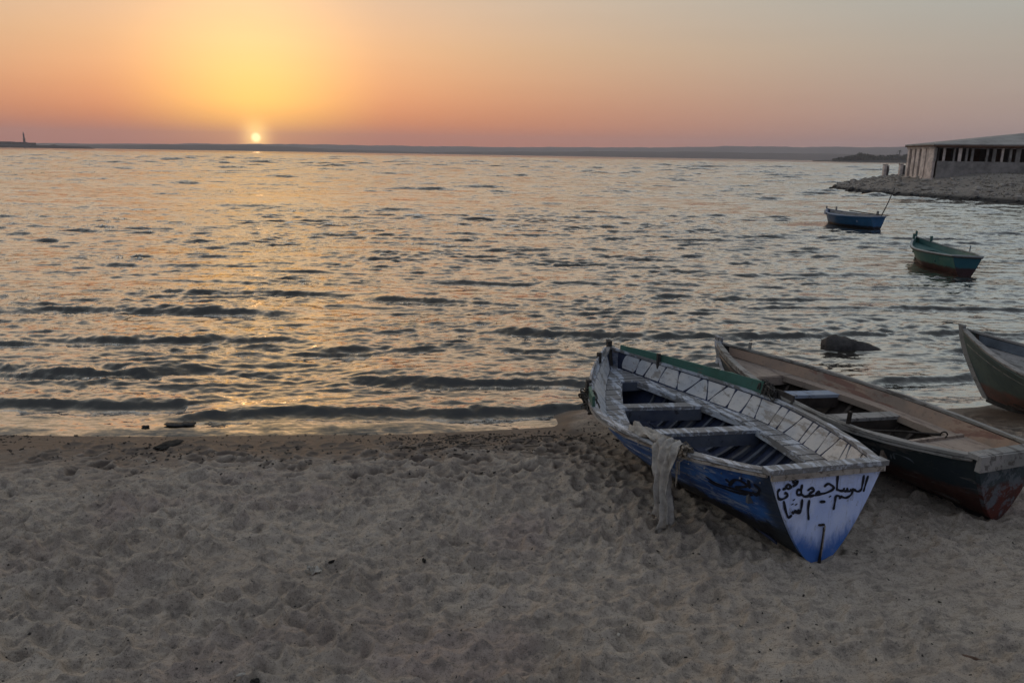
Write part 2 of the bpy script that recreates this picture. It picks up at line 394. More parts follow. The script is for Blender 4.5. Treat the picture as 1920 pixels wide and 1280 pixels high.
df = t.new('ShaderNodeBsdfDiffuse'); df.inputs['Color'].default_value = (0.026, 0.023, 0.017, 1)
mx = t.new('ShaderNodeMixShader'); t.link(refl, mx.inputs[0]); t.link(df.outputs[0], mx.inputs[1]); t.link(gl.outputs[0], mx.inputs[2])
t.n.remove(b); t.link(mx.outputs[0], [n for n in t.n if n.bl_idname == 'ShaderNodeOutputMaterial'][0].inputs['Surface'])

rr = np.concatenate([np.exp(np.linspace(math.log(5.7), math.log(36), 560)), np.exp(np.linspace(math.log(36), math.log(800), 640))[1:], np.exp(np.linspace(math.log(800), math.log(6300), 45))[1:]])
aa = np.concatenate([np.linspace(-80, -39, 40)[:-1], np.linspace(-39, 39, 640), np.linspace(39, 80, 40)[1:]])
AA, RR = np.meshgrid(np.radians(aa), rr)
X = RR * np.sin(AA); Y = RR * np.cos(AA)
cell = np.gradient(rr)[:, None] * np.ones_like(AA)
dw = Y - shore(X)
deep = np.clip(dw / 2.2, 0, 1) ** 0.8
Zw = np.zeros_like(X); near = rr < 801; nn = int(near.sum())
xs, ys, cl, dp_ = X[:nn], Y[:nn], cell[:nn], deep[:nn]
zz = np.zeros_like(xs)
wx = xs + .6 * fbm(xs * .22, ys * .22, 2) * 2; wy = ys + .7 * fbm(xs * .31 + 40, ys * .31, 2) * 2
r2 = np.random.default_rng(5)
grp = [np.clip(.5 + 1.6 * fbm(xs * f_ + 11 * i, ys * f_ * 1.3 + 5 * i, 2), 0.1 + .5 * np.clip((ys - 25) / 40, 0, 1), 1.6) for i, f_ in enumerate((.12, .3, .7))]
for i in range(165):
    lam = math.exp(r2.uniform(math.log(.10), math.log(4.2)))
    th = r2.normal(0, .25 if lam > .35 else .40) - .10
    k = 2 * math.pi / lam
    amp = .0076 * lam * r2.uniform(.6, 1.4) * (1 if lam < 1.6 else (1.6 / lam) ** 1.3)
    att = np.clip(lam / (3.0 * cl) - .5, 0, 1) * (1 if lam < 1.4 else np.clip((ys - 7) / (6 * lam), .08, 1))
    p = k * (wx * math.sin(th) + wy * math.cos(th)) + r2.uniform(0, 6.28); p = np.sin(p + .55 * np.sin(p))
    g = grp[0 if lam > 1.5 else 1 if lam > .6 else 2]
    zz += amp * g * (((p + 1) / 2) ** 2.4 * 2 - .8) * att * ((.20 + .70 * np.clip((ys - 14) / 40, 0, 1)) if lam > .75 else (1.05 + .9 * np.clip((ys - 9) / 12, 0, 1)) if lam < .4 else (.55 + 1.1 * np.clip((ys - 9) / 14, 0, 1)))
for i in range(60):                                         # the longer chop of the open lake
    lam = math.exp(r2.uniform(math.log(1.8), math.log(15))); th = r2.normal(0, .30) - .05; k = 2 * math.pi / lam
    p = k * (xs * math.sin(th) + ys * math.cos(th)) + r2.uniform(0, 6.28) + 2.0 * fbm(xs * .6 / lam + i, ys * .6 / lam, 2); p = np.sin(p + .5 * np.sin(p))
    zz += .0042 * lam * (p + .3 * p * p) * np.clip(lam / (3 * cl) - .4, 0, 1) * np.clip((ys - 30 - 6 * lam) / 70, 0, 1)
zz *= np.clip((dw[:nn] - .10) / 1.2, 0, 1) ** .7 * (1 + 1.0 * np.clip((ys - 22) / 40, 0, 1))
FR = np.zeros_like(zz)
# wave fronts running in to the beach: steep face towards the shore, long back
def front(pts, h, wf=.11, wb=.55, taper=.5, lip=0.0):
    global zz
    wf *= .70; h *= .80; wb *= 1.4
    P = np.array(pts, float); a, e = P[0, 0], P[-1, 0]
    m = (xs > a - taper) & (xs < e + taper) & (ys > P[:, 1].min() - 1.2) & (ys < P[:, 1].max() + 2.2)
    if not m.any(): return
    x, y = xs[m], ys[m]
    yc = np.interp(x, P[:, 0], P[:, 1]) + .11 * fbm(x * 1.3 + a * 3, x * 0 + h * 90, 5) * 2
    s = y - yc
    win = np.clip((x - a + taper) / (2 * taper), 0, 1) * np.clip((e + taper - x) / (2 * taper), 0, 1)
    win = win * win * (3 - 2 * win) * (1 + .9 * fbm(x * 1.1 + h * 50, x * 0 + a, 3))
    pr = np.where(s < 0, np.exp(-(s / wf) ** 2), np.exp(-(np.abs(s) / wb) ** 1.4)) - .22 * np.exp(-((s + 2.6 * wf) / (1.5 * wf)) ** 2)
    pr *= 1 + .8 * fbm(x * 5, y * 9, 3)
    pr += .42 * np.exp(-((s + .02) / .18) ** 2) * fbm(x * 9, y * 13, 3) + .26 * np.exp(-((s + .03) / .13) ** 2) * fbm(x * 24, y * 30, 2)
    new = h * win * pr; old = FR[m]; FR[m] = np.where(np.abs(new) > np.abs(old), new, old)
front([(-14, 6.9), (-4.93, 7.08), (-3.6, 7.05), (-2.7, 7.2)], .062, .10, .45, .3)
front([(-3.0, 6.62), (-2.6, 6.85), (-2.1, 6.98), (-.6, 6.95), (.74, 7.12), (2.2, 7.5)], .066, .10, .40, .25)
front([(-14, 8.0), (-5.71, 8.22), (-4.4, 8.1), (-3.6, 8.36)], .085, .12, .5, .3)
front([(-1.7, 8.12), (-.6, 8.0), (.87, 7.98), (1.8, 8.1)], .08, .12, .5, .3)
front([(-14, 9.3), (-6.5, 9.48), (-4.4, 9.6), (-2.9, 9.75)], .085, .13, .6, .4)
front([(-2.5, 9.3), (-1.7, 9.28)], .07, .12, .5, .3)
front([(-.2, 10.5), (1.6, 10.35), (4.35, 10.52), (7, 10.9)], .085, .14, .6, .5)
front([(-2.5, 12.8), (-.8, 12.55), (.34, 12.33)], .09, .16, .6, .6)
front([(-14, 11.2), (-7.84, 11.5), (-5, 11.6), (-3.4, 11.5)], .09, .15, .6, .6)
front([(4.6, 9.85), (6.6, 10.1)], .06, .12, .5, .3)
front([(3.9, 8.25), (5.6, 8.6)], .05, .1, .4, .3)
front([(2.3, 8.9), (3.6, 8.95)], .05, .1, .4, .3)
r3 = np.random.default_rng(21)
for i in range(150):
    yy = 9.2 * math.exp(r3.uniform(0, 1.35) ** 1.0); x = r3.uniform(-.75, .8) * yy; ln = r3.uniform(1.2, 3.4) * (yy / 14) ** .6
    front([(x - ln, yy + r3.normal(0, .1)), (x, yy + r3.normal(0, .1)), (x + ln, yy + r3.normal(0, .1))], r3.uniform(.022, .060) * (yy / 12) ** .3, .10 * (yy / 12) ** .5, .40, ln * .7)
pass
zz = np.where(dw[:nn] < .4, np.maximum(zz, -.002), zz)
zz *= np.clip((dw[:nn] + .1) / .35, 0, 1)
zz += FR
zz *= 1 - .7 * np.exp(-(np.hypot(xs - 4.6, ys - 9.7) / .9) ** 4)
for B in (BOAT_TEAL, BOAT_AZURE):
    c_ = pose_mw(B['q']) @ Vector((0, 1.6, 0)); zz *= 1 - .75 * np.exp(-(np.hypot(xs - c_.x, ys - c_.y) / 2.4) ** 4)
fadef = np.clip((800 - RR[:nn]) / 250, 0, 1)
Zw[:nn] = zz * fadef
# thin swash running a little way up the sand
Zw += .012 * np.clip(1 - np.abs(dw) / .5, 0, 1) * (.4 + 1.2 * vnoise(X * 1.1, Y * 0 + 2))
water = grid_mesh('lake_water', np.stack([X.ravel(), Y.ravel(), Zw.ravel()], -1), len(rr), len(aa), m_water)
tag(water, 'rippled lake water reflecting the sunset', kind='structure')

# ------------------------------------------------------------------ far hills
m_hill = plain('hill_ground', (0.045, 0.036, 0.032), 0.95, .35, .004)
def ridge(name, r_in, r_out, prof, seed, label):
    px = np.array([p[0] for p in prof], float); py = np.array([p[1] for p in prof], float)
    n = 420; A = np.linspace(-62, 62, n); rows = 9
    V = []
    azs, els = [], []
    for x_, y_ in zip(px, py):
        d = ray(x_, y_); azs.append(math.degrees(math.atan2(d[0], d[1]))); els.append(math.atan2(d[2], math.hypot(d[0], d[1])))
    rm = (r_in + r_out) / 2
    ht = np.interp(A, azs, els) * rm + CAM_H
    ht = np.maximum(2, ht + (3 + ht * .10) * fbm(A * .5 + seed, A * 0 + seed, 5) * 1.2)
    for k in range(rows):
        f = k / (rows - 1); r_ = r_in + (r_out - r_in) * f
        h = ht * math.sin(math.pi * f) ** .8 + (ht * .12 * fbm(A * 2.3 + 7 * k, A * 0 + k, 3) if 0 < k < rows - 1 else 0)
        if k in (0, rows - 1): h = np.full(n, -.8)
        V.append(np.stack([r_ * np.sin(np.radians(A)), r_ * np.cos(np.radians(A)), h], -1))
    o = grid_mesh(name, np.concatenate(V), rows, n, m_hill, True)
    return tag(o, label, kind='structure')
ridge('hills', 2700, 3500, [(-900, 266), (0, 272), (160, 272), (400, 272), (520, 274), (640, 280), (800, 285), (960, 285), (1100, 283.5), (1300, 285), (1560, 289), (1900, 292), (2800, 306)], 3, 'low dark ridge along the far shore of the lake')
ridge('hills', 4600, 6000, [(-900, 258), (0, 268.5), (480, 270), (640, 272), (960, 276), (1100, 276.5), (1300, 276), (1500, 275.5), (1690, 276), (1920, 280), (2800, 292)], 8, 'pale higher ridge behind the far shore')

# haze: the air over the lake
bx = MB().box((0, 3200, 74), (6900, 3900, 78)); m_hz = bpy.data.materials.new('haze'); m_hz.use_nodes = True
hz = NT(m_hz.node_tree); hz.n.clear(); pv = hz.new('ShaderNodeVolumePrincipled'); out = hz.new('ShaderNodeOutputMaterial'); hz.link(pv.outputs[0], out.inputs['Volume'])
pv.inputs['Color'].default_value = (0.86, 0.82, 0.86, 1); pv.inputs['Density'].default_value = 1.6e-4; pv.inputs['Anisotropy'].default_value = 0.2
haze = tag(bx.build('haze', m_hz), 'thin evening haze over the lake', kind='stuff')

# ------------------------------------------------------------------ headland with minaret, far left
m_dark = plain('distant_masonry', (0.05, 0.04, 0.036), 0.9, .3, .3)
m_scrub = plain('distant_scrub', (0.05, 0.06, 0.035), 0.95, .4, .4)
HY = 1600.0
def hpt(x, y): return at_y(x, y, HY)
A_ = [hpt(x, 276.5) for x in (-500, -200, 0, 60, 110, 138, 147)]
hgt = [8, 8, 6.5, 5.6, 5.2, 4.4, .3]
m = MB(); rows = []
for p, h in zip(A_, hgt): rows.append([(p[0], HY - 16, -1), (p[0], HY - 10, h * .8), (p[0], HY, h), (p[0], HY + 60, h), (p[0], HY + 70, -1)])
m.loft(rows, True, True); tag(m.build('headland', plain('headland_ground', (0.028, 0.023, 0.020), .95, .3, .2), None, True), 'low dark spit of land reaching into the lake', kind='structure')
mn = hpt(35, 272); root = empty('minaret', Matrix.Translation((mn[0], HY + 20, 3.4)) @ Matrix.Scale(1.75, 4), 'slender dark minaret on the spit at the left horizon', 'minaret')
MB().tube([(0, 0, 0), (0, 0, 8.0)], [1.5, 1.15], 8).build('shaft', m_dark, root)
MB().tube([(0, 0, 8.05), (0, 0, 8.35)], [1.9, 1.9], 8).build('balcony', m_dark, root)
MB().tube([(0, 0, 8.4), (0, 0, 12.2)], [.95, .8], 8).build('upper_shaft', m_dark, root)
MB().tube([(0, 0, 12.2), (0, 0, 13.2), (0, 0, 16.5)], [1.05, .8, .05], 8).build('spire', m_dark, root)
for (x0, x1, yt, lab) in ((-60, 9, 264.5, 'dark flat roofed building at the left edge on the spit'), (10, 34, 266.3, 'low dark building between the taller block and the minaret'), (36, 50, 267.5, 'small dark building at the foot of the minaret')):
    a, c_ = hpt(x0, yt), hpt(x1, yt); rb = empty('low_building', Matrix.Translation(((a[0] + c_[0]) / 2, HY + 26, 3)), lab, 'building', 'buildings on the spit')
    w2 = (c_[0] - a[0]) / 2; h2 = max(a[2], 6) - 3
    MB().box((0, 0, h2 / 2 - .2), (w2, 5, h2 / 2 + .2)).build('wall', m_dark, rb)
    MB().box((0, 0, h2 + .18), (w2 + .25, 5.25, .16)).build('roof', m_dark, rb)
    for k in range(max(2, int(w2 / 2))):
        MB().box((-w2 + 1.4 + k * (2 * w2 - 2.8) / max(1, int(w2 / 2) - 1), -5.02, h2 * .55), (.5, .06, .7)).build('window', m_scrub, rb)
pm = hpt(93, 272); mb = MB()
for k in range(7): mb.blob((pm[0] + (k - 3) * 3.1, HY + 10 + random.uniform(-2, 2), 3.6 + 2.0 * math.exp(-((k - 4) / 1.6) ** 2)), (3.4, 3.1, 2.1), 30 + k, .35)
tag(mb.build('shrub_clump', m_scrub, None, True), 'low dark shrubs out on the spit right of the minaret', kind='stuff')

# ------------------------------------------------------------------ right: wooded shore beyond, with a palm
TY = 1100.0
low = [at_y(x, 303.5, TY) for x in (1555, 1600, 1640, 1690, 1800, 2100)]
m = MB(); m.loft([[(p[0], TY - 12, -1), (p[0], TY - 6, h), (p[0], TY + 60, h + .6), (p[0], TY + 70, -1)] for p, h in zip(low, (.3, 2.2, 2.6, 3.0, 3.4, 4))], True, True)
tag(m.build('far_bank', plain('far_bank_soil', (0.05, 0.05, 0.04), .95, .3, .3)), 'low bank under the trees beyond the embankment', kind='structure')
def leaves(mb, c, h, n, size, rng):
    for k in range(n):
        d = rng.normal(0, 1, 3); d /= np.linalg.norm(d); p = np.asarray(c) + d * np.asarray(h) * rng.uniform(.45, 1.05)
        a = rng.normal(0, 1, 3); a /= np.linalg.norm(a); b_ = np.cross(a, rng.normal(0, 1, 3)); b_ /= np.linalg.norm(b_)
        s = size * rng.uniform(.6, 1.3)
        mb.raw([p - a * s, p + b_ * s * .6, p + a * s, p - b_ * s * .6], [(0, 1, 2, 3)])
r4 = np.random.default_rng(4)
mb = MB()
for px, ht in [(1572, .9), (1580, 1.5), (1590, 2.1), (1598, 2.4), (1607, 2.9), (1614, 3.8), (1620, 3.3), (1629, 3.0), (1638, 2.6), (1648, 2.5), (1657, 2.8), (1667, 3.0), (1677, 3.2), (1686, 3.2), (1697, 3.4), (1710, 3.4)]:
    p = at_y(px, 300, TY)
    ht *= 3.1; leaves(mb, (p[0], TY + r4.uniform(-2, 8), ht * .5 + 1.5), (5.2, 5, ht * .5), 230, 1.3, r4)
    mb.blob((p[0], TY + 7, ht * .42 + 1), (4.6, 4.3, ht * .42), int(px), .3, 8, 5)
tag(mb.build('tree_belt', m_scrub), 'dark belt of bushes and trees on the bank behind the embankment', kind='stuff')
pp = at_y(1684.5, 296, TY); root = empty('palm_tree', Matrix.Translation((pp[0], TY - 1, 3)) @ Matrix.Scale(3.2, 4), 'thin palm rising above the bushes left of the building', 'palm tree')
MB().tube([(0, 0, 0), (.1, 0, 2), (.05, 0, 4.0)], [.22, .16, .13], 6).build('trunk', m_dark, root)
mb = MB()
for k in range(16):
    a = k * 2.4; e = random.uniform(-.3, .9); pts = []
    for q_ in range(5):
        f = q_ / 4; pts.append((math.cos(a) * f * 1.25 + .05, math.sin(a) * f * 1.25, 4.0 + f * 1.2 * e + .25 * f - .9 * f * f))
    for q_ in range(4):
        p0, p1 = np.array(pts[q_]), np.array(pts[q_ + 1]); wv = np.array((-math.sin(a), math.cos(a), 0)) * (.20 - .03 * q_)
        mb.raw([p0 - wv, p0 + wv, p1 + wv * .8, p1 - wv * .8], [(0, 1, 2, 3)])
mb.build('frond_crown', m_scrub, root)

# ------------------------------------------------------------------ right: stone embankment
front_shore = [on_z(x, y)[:2] for x, y in ((1556, 353.5), (1590, 357.5), (1640, 363), (1700, 368), (1760, 371.5), (1800, 374), (1860, 377.5), (1920, 381.5), (2000, 388))]
POLY = np.array([(28.6, 70.6)] + [tuple(p) for p in front_shore] + [(37, 42.5), (60, 40), (90, 60), (90, 110), (50, 96), (37, 84), (31, 76)])
def poly_dist(x, y):
    d = np.full(x.shape, 1e9); ins = np.zeros(x.shape, bool)
    for (ax0, ay0), (bx0, by0) in zip(POLY, np.roll(POLY, -1, 0)):
        ex, ey = bx0 - ax0, by0 - ay0
        s = np.clip(((x - ax0) * ex + (y - ay0) * ey) / (ex * ex + ey * ey), 0, 1)
        d = np.minimum(d, np.hypot(x - ax0 - s * ex, y - ay0 - s * ey))
        c_ = ((ay0 > y) != (by0 > y)) & (x < (bx0 - ax0) * (y - ay0) / (by0 - ay0 + 1e-12) + ax0)
        ins ^= c_
    return np.where(ins, d, -d)
def emb_h(x, y):
    d = poly_dist(x, y)
    h = np.interp(d, [-3, 0, .5, 1.6, 3.2, 5.5, 8.0, 30], [-1.2, -.05, .22, .42, .80, 1.15, 1.62, 1.7])
    return h + np.clip(d, 0, 1) * (.05 * fbm(x * .9, y * .9, 4) + .03 * fbm(x * 3.7, y * 3.7, 2)), d
gx = np.arange(24, 80, .33); gy = np.arange(40, 100, .33); GX, GY = np.meshgrid(gx, gy); GH, GD = emb_h(GX, GY)
m_emb, t, b = mat_new('embankment_rubble'); co = obj_co(t)
c = t.mix(t.smooth(t.noise(co, .5, 5, .7), .35, .65), (0.205, 0.178, 0.150), (0.28, 0.248, 0.212))
c = t.mix(t.smooth(t.noise(co, 3.0, 4, .7), .50, .70), c, (0.145, 0.132, 0.115))
sp = t.new('ShaderNodeSeparateXYZ'); t.link(co, sp.inputs[0])
c = t.mix(t.math('SUBTRACT', 1.0, t.smooth(sp.outputs[2], .10, .32)), c, (0.022, 0.020, 0.018))
t.link(c, b.inputs['Base Color']); b.inputs['Roughness'].default_value = .95; bump(t, b, t.noise(co, 4, 6, .75), .9, .2)
emb = grid_mesh('embankment', np.stack([GX.ravel(), GY.ravel(), GH.ravel()], -1), len(gy), len(gx), m_emb, True)
tag(emb, 'grey rubble embankment sloping into the lake under the building', kind='structure')
m_stone = plain('rubble_stone', (0.26, 0.232, 0.200), .95, .4, 1.3, bstr=.6, bdist=.05)
m_wetstone = plain('wet_stone', (0.022, 0.021, 0.020), .55, .4, 3, bstr=.6, bdist=.03)
mb = MB(); mbw = MB(); r5 = np.random.default_rng(9); cnt = 0
while cnt < 1100:
    x, y = r5.uniform(27, 46), r5.uniform(42, 78); h, d = emb_h(np.array([x]), np.array([y])); d = d[0]; h = h[0]
    if d < -.15 or d > 6.5 or r5.random() < d / 9: continue
    s = min(.30, .055 * math.exp(abs(r5.normal(0, .65))))
    (mbw if h < .17 else mb).blob((x, y, h + s * .15), (s * r5.uniform(.8, 1.5), s, s * r5.uniform(.5, .9)), cnt, .3, 6, 4); cnt += 1
tag(mb.build('rubble_stones', m_stone), 'grey rubble stones strewn over the embankment slope', kind='stuff')
tag(mbw.build('wet_stones', m_wetstone), 'dark wet stones along the waterline of the embankment', kind='stuff')
mb = MB()
for k in range(2600):
    px, py = r5.uniform(1832, 1990), r5.uniform(336, 362)
    if px < 1832 + (362 - 336 - (py - 336)) * -1.0 + (py - 336) * .2 + 26 - (py - 336): continue
    p = on_z(px, py, 1.0); h, d = emb_h(np.array([p[0]]), np.array([p[1]])); z0 = float(h[0])
    if d[0] < .6: continue
    a = r5.uniform(0, 6.28); hh = r5.uniform(.05, .13); wv = np.array((math.cos(a), math.sin(a), 0)) * .05; base = np.array((p[0], p[1], z0 - .03)); tip = base + np.array((r5.normal(0, .08), r5.normal(0, .08), hh))
    mb.raw([base - wv, base + wv, tip], [(0, 1, 2)])
tag(mb.build('dry_grass', plain('dry_grass', (0.13, 0.115, 0.075), .9, .4, 2)), 'brownish scrub grass on the embankment slope', kind='stuff')

# ------------------------------------------------------------------ right: lakeside building
m_white = plain('white_render', (0.58, 0.49, 0.44), .9, .3, 2.2)
m_grey = plain('grey_render', (0.235, 0.215, 0.20), .9, .3, 1.6)
m_roof = plain('roof_sheet', (0.27, 0.255, 0.235), .85, .25, .8)
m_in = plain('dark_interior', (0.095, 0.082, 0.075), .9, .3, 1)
m_wood = plain('brown_timber', (0.11, 0.06, 0.04), .8, .3, 3)
Bc = at_y(1749, 322, 60.5); Ac = at_y(1697, 330, 65.5); Rc = at_y(2240, 322, 55)
A2, B2, C2 = Ac[:2], Bc[:2], Rc[:2]
bld = empty('lakeside_building', Matrix.Translation((B2[0], B2[1], 1.2)), 'long low lakeside building with sloping roof and white columns on the embankment', 'building')
o3 = np.array((B2[0], B2[1], 1.2))
def seg(mb, p, q_, z0, z1, th, off=0.0):
    """a wall piece from p to q (plan), z0..z1, thickness th"""
    p, q_ = np.asarray(p), np.asarray(q_); d = q_ - p; ln = np.linalg.norm(d); d = d / ln; n = np.array((-d[1], d[0]))
    c_ = (p + q_) / 2 + n * off
    mb.box(np.array((c_[0], c_[1], (z0 + z1) / 2)) - o3, (ln / 2, th / 2, (z1 - z0) / 2), [(d[0], d[1], 0), (n[0], n[1], 0), (0, 0, 1)]); return mb
EV = 3.60
fl = lambda f: B2 + (C2 - B2) * f
wl = lambda f: A2 + (B2 - A2) * f
inw = np.array((C2 - B2)); inw /= np.linalg.norm(inw); inn = np.array((-inw[1], inw[0])) * 1.0   # into the building from the front
seg(MB(), fl(0.012), fl(1), .9, 2.44, .25).build('parapet', m_grey, bld)
seg(MB(), fl(0.0) + inn * .02, fl(1) + inn * .02, 3.42, 3.58, .30).build('beam', m_wood, bld)
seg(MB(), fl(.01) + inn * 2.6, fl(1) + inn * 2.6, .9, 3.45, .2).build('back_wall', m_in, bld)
seg(MB(), fl(.01) + inn * 1.4, fl(1) + inn * 1.4, 1.1, 1.3, 2.4).build('floor', m_grey, bld)
for px, wd, mt in ((1757, .12, m_grey), (1772, .16, m_white), (1790, .12, m_grey), (1800, .22, m_white), (1812, .14, m_grey), (1822, .16, m_grey), (1848, .14, m_grey), (1860, .22, m_grey), (1874, .14, m_white), (1888, .16, m_grey), (1901, .3, m_grey), (1930, .2, m_grey), (1965, .2, m_white)):
    p = at_y(px, 300, 59.6); f = np.dot(p[:2] - B2, inw) / np.linalg.norm(C2 - B2)
    c_ = fl(f) + inn * .03
    MB().box(np.array((c_[0], c_[1], 2.93)) - o3, (wd / 2, .12, .49), [(inw[0], inw[1], 0), (inn[0], inn[1], 0), (0, 0, 1)]).build('column', mt, bld)
for px in (1785, 1838, 1882, 1912):                       # dark shutters and doorways behind the columns
    p = at_y(px, 300, 59.6); f = np.dot(p[:2] - B2, inw) / np.linalg.norm(C2 - B2); c_ = fl(f) + inn * 2.45
    MB().box(np.array((c_[0], c_[1], 2.6)) - o3, (.35, .04, .8), [(inw[0], inw[1], 0), (inn[0], inn[1], 0), (0, 0, 1)]).build('doorway', m_wood, bld)
# west face: white panels and posts between dark gaps
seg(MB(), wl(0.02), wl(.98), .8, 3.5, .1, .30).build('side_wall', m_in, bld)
seg(MB(), wl(0.0), wl(1), .75, 1.18, .3).build('side_sill', m_white, bld)
seg(MB(), wl(0.0), wl(1), 3.36, 3.56, .26).build('side_beam', m_white, bld)
for f0, f1 in ((.03, .10), (.20, .30), (.36, .47), (.55, .70), (.74, .99)):
    seg(MB(), wl(f0), wl(f1), 1.18, 3.36, .18).build('white_panel', m_white, bld)
# roof: shallow hip rising to the right
ridge_l = fl(.30) + inn * 9; ridge_r = fl(1) + inn * 9
eA = A2 - inw * .3; eB = B2 - inw * .25 - inn * .45; eC = C2 - inn * .45
V = [(*eA, EV), (*eB, EV), (*eC, EV), (*ridge_r, 5.75), (*fl(1) + inn * 16, EV)]
V = [np.array(v) - o3 for v in V]; Vt = [v + np.array((0, 0, .10)) for v in V]
MB().raw(V + Vt, [(5, 6, 8), (6, 7, 8), (5, 8, 9), (0, 3, 1), (1, 3, 2), (0, 4, 3), (0, 1, 6, 5), (1, 2, 7, 6), (2, 3, 8, 7), (3, 4, 9, 8), (4, 0, 5, 9)]).build('roof', m_roof, bld)
seg(MB(), eB + inn * .02, eC + inn * .02, EV - .10, EV + .02, .06).build('fascia', m_wood, bld)
seg(MB(), eA, eB, EV - .10, EV + .02, .06, .05).build('fascia', m_wood, bld)
# gate pillars in front of the west face
for px, yb, yt, lab in ((1659, 331, 309.5, 'white pillar with a rounded wire hoop standing alone nearest the embankment tip'), (1689, 331.5, 308.5, 'white pillar in the middle of the three beside the building'), (1705, 332.5, 311, 'white pillar closest to the corner of the building')):
    p = on_z(px, yb, .95 if px < 1670 else 1.0); h = at_y(px, yt, p[1])[2] - p[2]
    z0 = float(emb_h(np.array([p[0]]), np.array([p[1]]))[0][0]); root = empty('gate_pillar', Matrix.Translation((p[0], p[1], min(z0, p[2]) - .05)), lab, 'pillar', 'white pillars on the embankment')
    hh = h + p[2] - (min(z0, p[2]) - .05)
    MB().box((-.10, 0, hh / 2), (.13, .16, hh / 2)).build('post', m_white, root)
    MB().box((.16, .06, hh / 2 - .03), (.12, .14, hh / 2 - .03)).build('dark_side', m_in, root)  # separate dark box forming the right side of the pillar
    MB().box((-.10, 0, hh + .03), (.16, .19, .03)).build('cap', m_grey, root)
    if px < 1670:
        MB().tube([(-.27 + .26 * (1 - math.cos(a)) / 1, -.18, hh * .45 + (hh * .62) * math.sin(a)) for a in np.linspace(0, math.pi, 12)], .025, 5).build('wire_hoop', m_white, root)

# ------------------------------------------------------------------ boat builder
def swept(H, t0, t1, side, sec, n=26, along=None):
    """sec: list of (dx outward, dz) about the gunwale; returns an MB"""
    mb = MB(); rings = []
    for t in np.linspace(t0, t1, n):
        b_, z_ = H.gun(t); ga = np.array([*H.gun(min(t + .01, 1))]) - np.array([*H.gun(max(t - .01, 0))])
        dx, dy = ga[0], H.L * (min(t + .01, 1) - max(t - .01, 0)); ln = math.hypot(dx, dy); nx, ny = dy / ln, -dx / ln
        k = along(t) if along else 1.0
        rings.append([(side * max(0.003, b_ + o * nx), H.L * t + o * ny, z_ + dz * k + random.gauss(0, .0015)) for o, dz in sec])
    return mb.loft(rings)
def deck_line(H, t, dp, inset, inner):
    b_, z_ = H.gun(t); k = H.at_depth(t, dp); x = abs(H.pt(t, k, 1)[0]) - .012
    return max(0.0, x - inset if inner else x), H.L * t, z_ - dp
